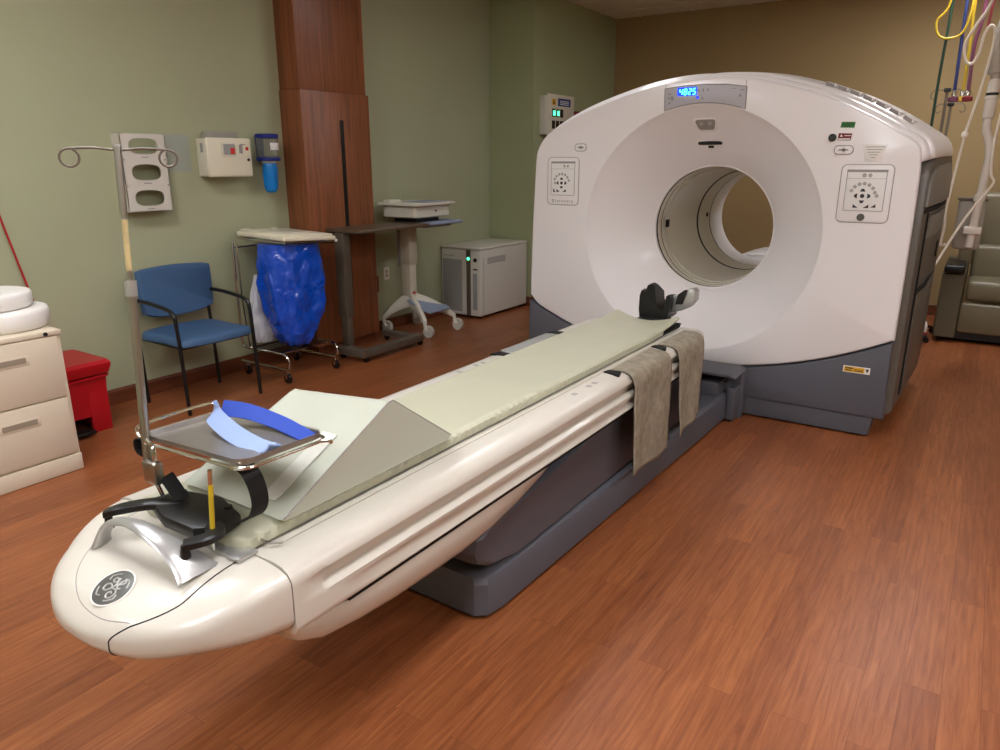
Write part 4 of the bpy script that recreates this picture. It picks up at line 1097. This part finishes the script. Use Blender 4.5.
# mobile cart
ct = thing('medical_cart', 'ivory wheeled medical cart with a shallow top bin and a blue grey lower shelf', 'cart', (-4.2, 5.05, 0))
CXc, CYc = -4.185, 5.02
b = B(); P = rrect(-4.18, 4.975, .46, .58, .05); P2 = rrect(-4.18, 4.975, .36, .44, .04); P1_ = rrect(-4.18, 4.975, .385, .48, .045)
b.loft([[(x, y_, z) for x, y_ in Q] for Q, z in ((P2, 1.035), (P1_, 1.045), (P1_, 1.130), (P, 1.142), (P, 1.156), (rrect(-4.18, 4.975, .44, .56, .045), 1.161))])
bin_ = obj('top_bin', b, 'cartwhite', ct)
obj('top_mat', B().prism(rrect(-4.12, 5.02, .26, .34, .03), 'z', 1.161, 1.164), 'cartblue', bin_, smooth=0)
obj('top_box', B().prism(rrect(-4.30, 4.80, .09, .14, .02), 'z', 1.159, 1.182, .004), 'cartwhite', bin_)
obj('bin_lock', B().lathe([(.009, 0), (.009, .004)], (-3.9875, 5.0, 1.09), 'x', 14), 'black', bin_)
b = B(); b.box(-4.28, -4.04, 4.80, 5.10, .999, 1.036); obj('bin_mount', b, 'black', ct)
sh = obj('keyboard_shelf', B().prism(rrect(-4.13, 5.065, .38, .50, .03), 'z', .978, .998, .004), 'cartblue', ct)
obj('shelf_handle', B().tube([(-3.93, 4.83, .985), (-3.925, 5.06, .985), (-3.93, 5.30, .985)], .012, 10), 'cartblue', sh)
obj('shelf_tray', B().box(-4.20, -3.96, 4.83, 5.18, .955, .977, .004), 'greyink', ct)
obj('upper_column', B().box(-4.305, -4.185, 4.865, 4.975, .62, .954, .012), 'cream2', ct)
obj('lower_column', B().box(-4.295, -4.195, 4.875, 4.965, .34, .622, .010), 'cream2', ct)
obj('cable_channel', B().box(-4.312, -4.285, 4.852, 4.864, .60, .95, .003), 'greyink', ct)
def cleg(dst, name='base_leg'):
    s0 = Vector((-4.245, 4.925, .335)); d = Vector(dst); side_ = (d - s0); side_.z = 0; side_.normalize(); pv = side_.cross(Vector((0, 0, 1)))
    P = [s0, s0.lerp(d, .35) + Vector((0, 0, .02)), s0.lerp(d, .7) + Vector((0, 0, .02)), d]
    v = catmull(P, 6); secs = []
    for i, p in enumerate(v):
        f = i / (len(v) - 1); h = .055 * (1 - f) ** .7 + .016; w = .019
        secs.append([p + pv * a * w + Vector((0, 0, c * h - h * .4)) for a, c in ((-1, -.8), (-.6, -1), (.6, -1), (1, -.8), (1, .8), (.6, 1), (-.6, 1), (-1, .8))])
    return obj(name, B().loft(secs), 'cartwhite', ct, smooth=50)
for (wx, wy, s_) in ((-3.985, 4.82, 1), (-3.965, 5.22, 1), (-4.43, 4.78, 1), (-4.43, 5.20, 1)):
    cleg((wx - .01, wy, .150))
    b = B(); b.lathe([(.02, -.016), (.051, -.017), (.055, -.011), (.055, .011), (.051, .017), (.02, .016)], (wx + .022, wy + .01, .055), 'y', 24)
    w = obj('wheel', b, 'wheelgrey', ct)
    b = B(); b.tube([(wx - .008, wy, .155), (wx - .012, wy, .125), (wx + .0, wy - .008, .095), (wx + .02, wy - .012, .060)], [.014, .016, .017, .015], 10, smooth=3); b.tube([(wx + .0, wy - .006, .098), (wx + .04, wy - .006, .108), (wx + .072, wy - .006, .100)], .009, 10, smooth=3)
    obj('wheel_fork', b, 'cartwhite', w)
b = B(); b.prism([(-4.23, 4.86), (-4.23, 4.99), (-4.03, 5.17), (-3.975, 5.16), (-3.975, 4.87), (-4.02, 4.855)], 'z', .205, .222, .004)
for v in b.bm.verts: v.co.z += .34 * (-3.975 - v.co.x)
obj('lower_shelf', b, 'cartblue', ct)
b = B(); b.box(-4.194, -4.1905, 4.90, 4.917, .36, .378); b.box(-4.194, -4.1905, 4.922, 4.939, .36, .378); obj('maker_mark', b, 'hred', ct, smooth=0)

# air purifier cabinet
ap = thing('air_purifier', 'off-white floor-standing filter cabinet with perforated panels in the wall corner', 'air purifier', (-4.24, 6.13, 0))
x0, x1, y0, y1 = -4.49, -4.015, 5.70, 6.56
obj('cabinet', B().box(x0, x1, y0, y1, .028, .675, .012, 3), 'box', ap)
obj('top_cover', B().box(x0 - .004, x1 + .004, y0 - .005, y1 + .004, .676, .700, .008, 2), 'box', ap)
b = B(); b.box(x0 + .02, x0 + .255, y0 - .003, y0, .06, .575, .001); obj('front_grille', b, 'grille', ap)
b = B(); b.box(x1 - .165, x1 - .115, y0 - .004, y0, .03, .672, .001); st = obj('dark_stripe', b, 'taupe', ap)
obj('status_light', B().lathe([(.016, 0), (.016, -.002)], (x1 - .14, y0 - .004, .59), 'y', 16), 'green_led', st, smooth=0)
obj('round_knob', B().lathe([(.020, 0), (.020, -.006)], (x1 - .06, y0, .58), 'y', 18), 'black', ap)
obj('key_slot', B().box(x1 - .085, x1 - .035, y0 - .003, y0, .482, .496), 'ink', ap, smooth=0)
obj('front_grille', B().box(x1 - .088, x1 - .038, y0 - .003, y0, .09, .45, .001), 'grille', ap)
b = B()
for k in range(5): b.box(x1, x1 + .002, y0 + .12, y0 + .44, .535 + k * .013, .542 + k * .013)
obj('side_vent', b, 'greyink', ap, smooth=0)
b = B(); b.box(x0 + .03, x0 + .16, y0 - .003, y0, .605, .613); obj('maker_lettering', b, 'greyink', ap, smooth=0)
b = B(); b.box(x1, x1 + .0015, y0 + .05, y0 + .055, .05, .60); obj('panel_seam', b, 'groove', ap, smooth=0)
for sx in (x0 + .05, x1 - .05):
    for sy in (y0 + .06, y1 - .06): obj('foot', B().lathe([(.02, 0), (.02, .028)], (sx, sy, 0), 'z', 14), 'black', ap)

# outlet
ol = thing('wall_outlet', 'ivory wall outlet plate low on the green wall right of the wood column', 'outlet', (-4.5, 4.90, .45))
pl_ = obj('cover_plate', B().box(-4.4995, -4.494, 4.865, 4.935, .46, .575, .003), 'cream2', ol)
b = B(); b.box(-4.494, -4.4930, 4.888, 4.912, .488, .514); b.box(-4.494, -4.4930, 4.888, 4.912, .525, .551); obj('socket', b, 'puttyd', ol, smooth=0)

# wall scuff near red bin
# control box on the alcove wall
cb = thing('wall_control_box', 'off-white electrical control box with blue label and green indicator on the wall behind the scanner', 'control box', (-3.97, 7.05, 1.55))
obj('back_box', B().box(-3.9695, -3.905, 6.70, 7.20, 1.76, 2.135, .006), 'box', cb)
fp = obj('front_plate', B().box(-3.905, -3.898, 6.74, 7.30, 1.74, 2.155, .003), 'cream2', cb)
obj('blue_label', B().box(-3.898, -3.897, 6.95, 7.22, 2.045, 2.12), 'bluest', fp, smooth=0)
b = B(); b.box(-3.897, -3.8964, 6.99, 7.18, 2.092, 2.099); b.box(-3.897, -3.8964, 6.99, 7.18, 2.076, 2.083); b.box(-3.897, -3.8964, 6.99, 7.18, 2.060, 2.067); obj('label_lines', b, 'paper', fp, smooth=0)
obj('warning_label', B().box(-3.898, -3.897, 6.83, 6.90, 2.05, 2.11), 'yellow', fp, smooth=0)
obj('warning_mark', B().prism([(6.845, 2.06), (6.885, 2.06), (6.865, 2.10)], 'x', -3.897, -3.896), 'ink', fp, smooth=0)
for i in range(3):
    for j in range(2):
        yy = 6.86 + i * .085; zz = 1.975 - j * .115
        o = obj('switch_button', B().box(-3.898, -3.892, yy - .03, yy + .03, zz - .04, zz + .04, .003), 'black', fp)
        if j == 0 and i < 2: obj('button_light', B().box(-3.892, -3.890, yy - .016, yy + .022, zz - .026, zz + .020), 'green_led', o, smooth=0)
o = obj('pull_station', B().box(-3.9695, -3.93, 7.42, 7.52, 1.90, 2.02, .006), 'maroon'); tag(o, 'small dark red wall device right of the control box, just above the scanner', 'wall device')

# file cabinet
fc = thing('file_cabinet', 'putty coloured two-drawer metal file cabinet', 'file cabinet', (-3.99, 1.4, 0))
fy0, fy1 = 1.19, 1.655
b = B(); b.box(-4.36, -3.655, fy0, fy1, 0.001, .722, .004); obj('body', b, 'putty', fc)
obj('top', B().box(-4.362, -3.640, fy0 - .003, fy1 + .003, .700, .726, .005), 'putty', fc)
obj('base_rail', B().box(-3.655, -3.642, fy0, fy1, .002, .088, .003), 'putty', fc)
for z0, z1 in ((.098, .388), (.394, .697)):
    d = obj('drawer', B().box(-3.655, -3.641, fy0 + .016, fy1 - .022, z0, z1, .004), 'putty', fc)
    zc = (z0 + z1) / 2 + .062
    h = obj('handle_recess', B().box(-3.6415, -3.6395, 1.315, 1.495, zc - .024, zc + .024, .0008), 'putty', d)
    obj('handle_cup', B().box(-3.6396, -3.6385, 1.328, 1.482, zc - .013, zc + .014), 'puttyd', h, smooth=0)  # flat plate; the shade inside the cup is put into its darker colour
obj('lock', B().lathe([(.010, 0), (.010, .004)], (-3.640, 1.585, .7125), 'x', 16), 'black', fc)
# tubs on the cabinet
def tub(r, z0, h, c, label):
    b = B(); b.lathe([(r * .90, z0), (r * .97, z0 + h * .12), (r, z0 + h * .35), (r, z0 + h * .80), (r * .97, z0 + h * .95), (r * .90, z0 + h), (r * .55, z0 + h * .99), (r * .5, z0 + h * .93)], (c[0], c[1], 0), 'z', 48)
    o = obj('round_tub', b, 'tubwhite', smooth=50); tag(o, label, 'container')
tub(.213, .7265, .098, (-3.90, 1.505), 'wide white round container on the file cabinet, the lower one')
tub(.190, .8250, .080, (-3.92, 1.475), 'smaller white round container stacked on top of the wide one')
o = obj('hanging_cord', B().tube([(-4.47, 1.765, 1.55), (-4.47, 1.972, .43)], .006, 8), 'redcord'); tag(o, 'taut red cord hanging against the green wall behind the white containers', 'cord')
# red waste bin
rb = thing('red_waste_bin', 'red plastic waste bin with a lid between the file cabinet and the blue chair', 'waste bin', (-4.25, 1.9, 0))
secs = []
for z, s_ in ((.34, .97), (.36, 1.0), (.385, 1.03), (.40, 1.03), (.418, .96)):
    secs.append([(-4.265 + (x + 4.265) * s_, 1.875 + (y_ - 1.875) * s_, z) for x, y_ in rrect(-4.265, 1.875, .40, .42, .02)])
b = B(); b.loft(secs); obj('lid', b, 'red', rb)
secs = []
for z, s_ in ((.10, .93), (.33, 1.0)):
    secs.append([(-4.265 + (x + 4.265) * s_, 1.875 + (y_ - 1.875) * s_, z) for x, y_ in rrect(-4.265, 1.875, .37, .38, .02)])
b = B(); b.loft(secs); obj('body', b, 'red', rb)
b = B(); b.box(-4.12, -4.085, 1.945, 2.055, .001, .325, .006); b.box(-4.12, -4.085, 1.70, 1.80, .001, .325, .006); b.box(-4.44, -4.10, 1.70, 1.75, .001, .15, .006); b.box(-4.44, -4.10, 2.0, 2.05, .001, .15, .006)
obj('leg_panel', b, 'red', rb)
obj('rim', B().tube([(p[0], p[1], .325) for p in rrect(-4.265, 1.875, .385, .395, .02)], .005, 6, closed=True), 'red', rb)
b = B(); b.box(-4.09, -4.02, 1.82, 1.93, .02, .04, .006); obj('foot_pedal', b, 'black', rb)

# ------------------------------------------------------------------ right side
# recliner
rc = thing('recliner', 'olive vinyl medical recliner armchair against the tan wall behind the scanner', 'recliner', (.26, 7.75, 0))
obj('back_cushion', B().box(.0, .95, 7.72, 7.95, .60, 1.24, .05, 4), 'olive', rc)
obj('wing', B().box(-.09, .02, 7.55, 7.95, .62, 1.20, .035, 3), 'olive', rc)
obj('lumbar_cushion', B().box(.02, .93, 7.58, 7.72, .50, .80, .04, 4), 'olive', rc)
obj('seat', B().box(.02, .93, 7.22, 7.72, .36, .535, .045, 4), 'olive', rc)
obj('leg_rest', B().box(.0, .95, 7.20, 7.27, .09, .345, .02, 3), 'olive', rc)
for s0, s1 in ((-.17, .0), (.95, 1.12)):
    b = B(); b.prism([(7.17, .05), (7.95, .05), (7.95, .66), (7.30, .63), (7.20, .58)], 'x', s0, s1, .02, 3); a_ = obj('arm_panel', b, 'darkolive', rc)
    obj('armrest', B().box(s0 + .01, s1 - .01, 7.12, 7.70, .60, .665, .02, 3), 'black', a_)
obj('underframe', B().box(-.12, 1.07, 7.24, 7.9, .03, .09), 'black', rc)
for sx in (-.12, 1.07):
    for sy in (7.24, 7.9): obj('caster', B().lathe([(.012, -.01), (.034, -.011), (.036, 0), (.034, .011), (.012, .01)], (sx, sy, .036), 'x', 18), 'black', rc)
for o in bpy.data.objects:
    if o.parent == rc or (o.parent and o.parent.parent == rc): o.data.transform(Matrix.Translation((-.09, 0, 0)))
# boom arm with box
ba = thing('ceiling_boom', 'white ceiling-hung tube with joints carrying a translucent grey bracket box', 'equipment boom', (-.10, 6.3, .85))
Yb = 6.3
obj('drop_tube', B().tube([(-.075, Yb, CZ - .002), (-.088, Yb, 2.6), (-.095, Yb, 2.36)], .045, 20), 'armwhite', ba)
obj('shoulder', B().tube([(-.095, Yb, 2.40), (-.115, Yb, 2.22), (-.120, Yb, 2.10), (-.115, Yb, 2.04)], [.060, .058, .050, .030], 20, smooth=4), 'smoke', ba)
j = obj('joint', B().lathe([(.028, 1.78), (.037, 1.79), (.037, 1.905), (.042, 1.91), (.042, 1.925), (.037, 1.93), (.035, 2.02), (.026, 2.04)], (-.118, Yb, 0), 'z', 28), 'armwhite', ba)
obj('joint_band', B().lathe([(.0375, 1.932), (.0385, 1.934), (.0385, 1.948), (.0375, 1.95)], (-.118, Yb, 0), 'z', 28), 'black', j)
obj('swan_neck', B().tube([(-.118, Yb, 1.785), (-.115, Yb, 1.71), (-.085, Yb, 1.62), (-.072, Yb, 1.54), (-.074, Yb, 1.42), (-.094, Yb, .90)], .026, 20, smooth=6), 'armwhite', ba)
obj('bracket_box', B().box(-.205, -.030, Yb + .03, Yb + .16, .875, 1.235, .03, 3), 'smoke', ba)
obj('bracket_top', B().box(-.215, -.02, Yb + .03, Yb + .17, 1.225, 1.245, .006), 'taupe', ba)
obj('clip', B().box(-.145, -.035, Yb - .045, Yb + .02, .995, 1.045, .008), 'armwhite', ba)
obj('clamp_ring', B().tube([(-.083, Yb, 1.225), (-.081, Yb, 1.275)], .034, 20), 'armwhite', ba)
# gas hoses
def hose(P, r, m, label, conn=None, name='gas_hose'):
    t = thing(name, label, 'hose', P[-1]); 
    obj('hose_tube', B().tube(P, r, 10, smooth=8), m, t)
    if conn:
        e = Vector(P[-1]); b = B(); b.lathe([(.012, .0), (.014, -.03), (.034, -.035), (.036, -.062), (.020, -.066)], e, 'z', 18); obj('connector', b, conn, t)
        obj('coupling', B().lathe([(.015, .012), (.017, .008), (.017, -.028), (.015, -.03)], e, 'z', 16), 'chrome', t)
hose([(-.475, 6.6, CZ - .003), (-.465, 6.6, 2.6), (-.475, 6.6, 2.1), (-.475, 6.6, 1.45)], .010, 'hgreen', 'dark green hose hanging straight down behind the scanner')
hose([(-.385, 6.6, CZ - .003), (-.375, 6.6, 2.55), (-.37, 6.6, 2.3), (-.362, 6.6, 1.985)], .0115, 'hblue', 'blue hose with a dark connector at its end', 'hpurple')
hose([(-.335, 6.62, CZ - .003), (-.325, 6.62, 2.5), (-.315, 6.62, 2.3), (-.310, 6.62, 1.985)], .010, 'hyellow', 'yellow hose hanging straight, with a yellow connector at its end', 'hyellow')
hose([(-.255, 6.6, CZ - .003), (-.262, 6.6, 2.5), (-.285, 6.6, 2.3), (-.275, 6.6, 1.985)], .012, 'hpurple', 'plum coloured hose with a dark connector beside the yellow one', 'maroon')
hose([(-.44, 6.58, CZ - .003), (-.478, 6.58, 2.60), (-.545, 6.58, 2.48), (-.520, 6.58, 2.38), (-.44, 6.58, 2.355), (-.365, 6.58, 2.40), (-.335, 6.58, 2.60), (-.34, 6.58, CZ - .003)], .008, 'hyellow', 'yellow tube looping down from the ceiling left of the other hoses', name='coiled_hose')
hose([(-.20, 6.63, CZ - .003), (-.215, 6.63, 2.6), (-.225, 6.63, 2.42)], .008, 'maroon', 'short dark red hose right of the plum one')
# white cable
P = [(-.14, 6.2, CZ - .003), (-.165, 6.2, 2.75), (-.215, 6.2, 2.50), (-.285, 6.2, 2.36), (-.325, 6.2, 2.26), (-.305, 6.2, 2.16), (-.265, 6.2, 2.135), (-.235, 6.2, 2.20), (-.222, 6.2, 2.31), (-.195, 6.2, 2.365), (-.165, 6.2, 2.33), (-.165, 6.2, 2.18), (-.195, 6.2, 1.92), (-.232, 6.2, 1.70)]
wc = thing('white_cable', 'white cable looping beside the boom and hanging in front of the bracket box', 'cable', (-.23, 6.2, 1.7))
obj('cable_run', B().tube(P, .0095, 10, smooth=6), 'cablewhite', wc)
obj('cable_plug', B().lathe([(.012, 1.655), (.022, 1.665), (.022, 1.685), (.012, 1.70)], (-.235, 6.2, 0), 'z', 14), 'cablewhite', wc)
obj('lower_cable', B().tube([(-.236, 6.2, 1.66), (-.248, 6.2, 1.50), (-.262, 6.2, 1.30), (-.27, 6.2, 1.15), (-.262, 6.2, 1.05), (-.27, 6.2, .90)], .0085, 10, smooth=6), 'cablewhite', wc)
o = obj('grey_cable', B().tube([(-.04, 6.18, 1.9), (-.055, 6.17, 1.62), (-.04, 6.17, 1.42), (-.015, 6.16, 1.36), (-.06, 6.15, 1.27), (-.13, 6.12, 1.14), (-.20, 6.08, .98), (-.26, 6.02, .82), (-.30, 5.95, .74), (-.31, 5.90, .68)], .0085, 10, smooth=6), 'cablewhite')
tag(o, 'pale cable running diagonally across the bracket box down toward the scanner side', 'cable')
o = obj('short_cable', B().tube([(-.215, 5.75, .960), (-.235, 5.75, .955), (-.262, 5.77, .93), (-.275, 5.78, .86), (-.282, 5.78, .75)], .0085, 10, smooth=5), 'cablewhite')
tag(o, 'short white cable plugged into the port on the scanner side', 'cable')
# infusion stands behind the scanner
for (sx, sz, sy, lab) in ((-.432, 2.03, 7.0, 'black infusion stand with wire hooks behind the scanner, the taller one'), (-.419, 1.951, 7.45, 'black infusion stand with wire hooks behind the scanner, the shorter one')):
    s_ = thing('infusion_stand', lab, 'infusion stand', (sx, sy, 0), 0, 'infusion stands behind the scanner')
    obj('pole', B().tube([(sx, sy, .06), (sx, sy, sz)], .011, 10), 'taupe', s_)
    obj('head', B().box(sx - .024, sx + .024, sy - .02, sy + .02, sz - .012, sz + .018, .004), 'black', s_)
    for sg in (-1, 1):
        P = [(sx, sy, sz), (sx + sg * .07, sy, sz + .008), (sx + sg * .10, sy, sz - .008), (sx + sg * .108, sy, sz - .045), (sx + sg * .085, sy, sz - .062), (sx + sg * .07, sy, sz - .045)]
        obj('hook', B().tube(P, .0042, 7, smooth=5), 'taupe', s_)
    b = B()
    for k in range(5):
        a = R(72 * k + 20); b.tube([(sx, sy, .08), (sx + .15 * math.cos(a), sy + .15 * math.sin(a), .055)], .012, 8); 
    obj('stand_feet', b, 'black', s_)
    for k in range(5):
        a = R(72 * k + 20); obj('caster', B().lathe([(.01, -.009), (.024, -.01), (.025, 0), (.024, .01), (.01, .009)], (sx + .15 * math.cos(a), sy + .15 * math.sin(a), .025), 'y', 14), 'black', s_)

# spray bottle on the floor behind the scanner side
sb = thing('spray_bottle', 'small white bottle with red and teal label on the floor between scanner and recliner', 'bottle', (-.337, 7.12, 0))
obj('bottle_body', B().lathe([(.034, 0), (.038, .006), (.038, .14), (.030, .165), (.013, .185), (.013, .20)], (-.337, 7.12, 0), 'z', 24), 'paper', sb)
obj('label', B().lathe([(.0382, .03), (.0388, .031), (.0388, .08), (.0382, .081)], (-.337, 7.12, 0), 'z', 24), 'hred', sb)
obj('cap', B().lathe([(.016, .20), (.018, .202), (.018, .235), (.012, .24)], (-.337, 7.12, 0), 'z', 18), 'bagblue', sb)

# ------------------------------------------------------------------ camera, world, view
cam = bpy.data.cameras.new('camera'); co = bpy.data.objects.new('camera', cam); COL.objects.link(co)
cam.sensor_width = 36; cam.lens = 0.722 * 36; cam.clip_start = .05
pitch = math.atan(214 / 722); yaw = R(33.6)
co.location = (0, 0, 1.5); co.rotation_euler = (math.pi / 2 - pitch, 0, yaw)
sc_ = bpy.context.scene; sc_.camera = co
w = bpy.data.worlds.new('world'); sc_.world = w; w.use_nodes = True
w.node_tree.nodes['Background'].inputs['Color'].default_value = (1, .93, .82, 1); w.node_tree.nodes['Background'].inputs['Strength'].default_value = 0.0
sc_.view_settings.view_transform = 'Standard'; sc_.view_settings.look = 'None'; sc_.view_settings.gamma = 1; sc_.view_settings.use_curve_mapping = False
sc_.view_settings.exposure = 0.34
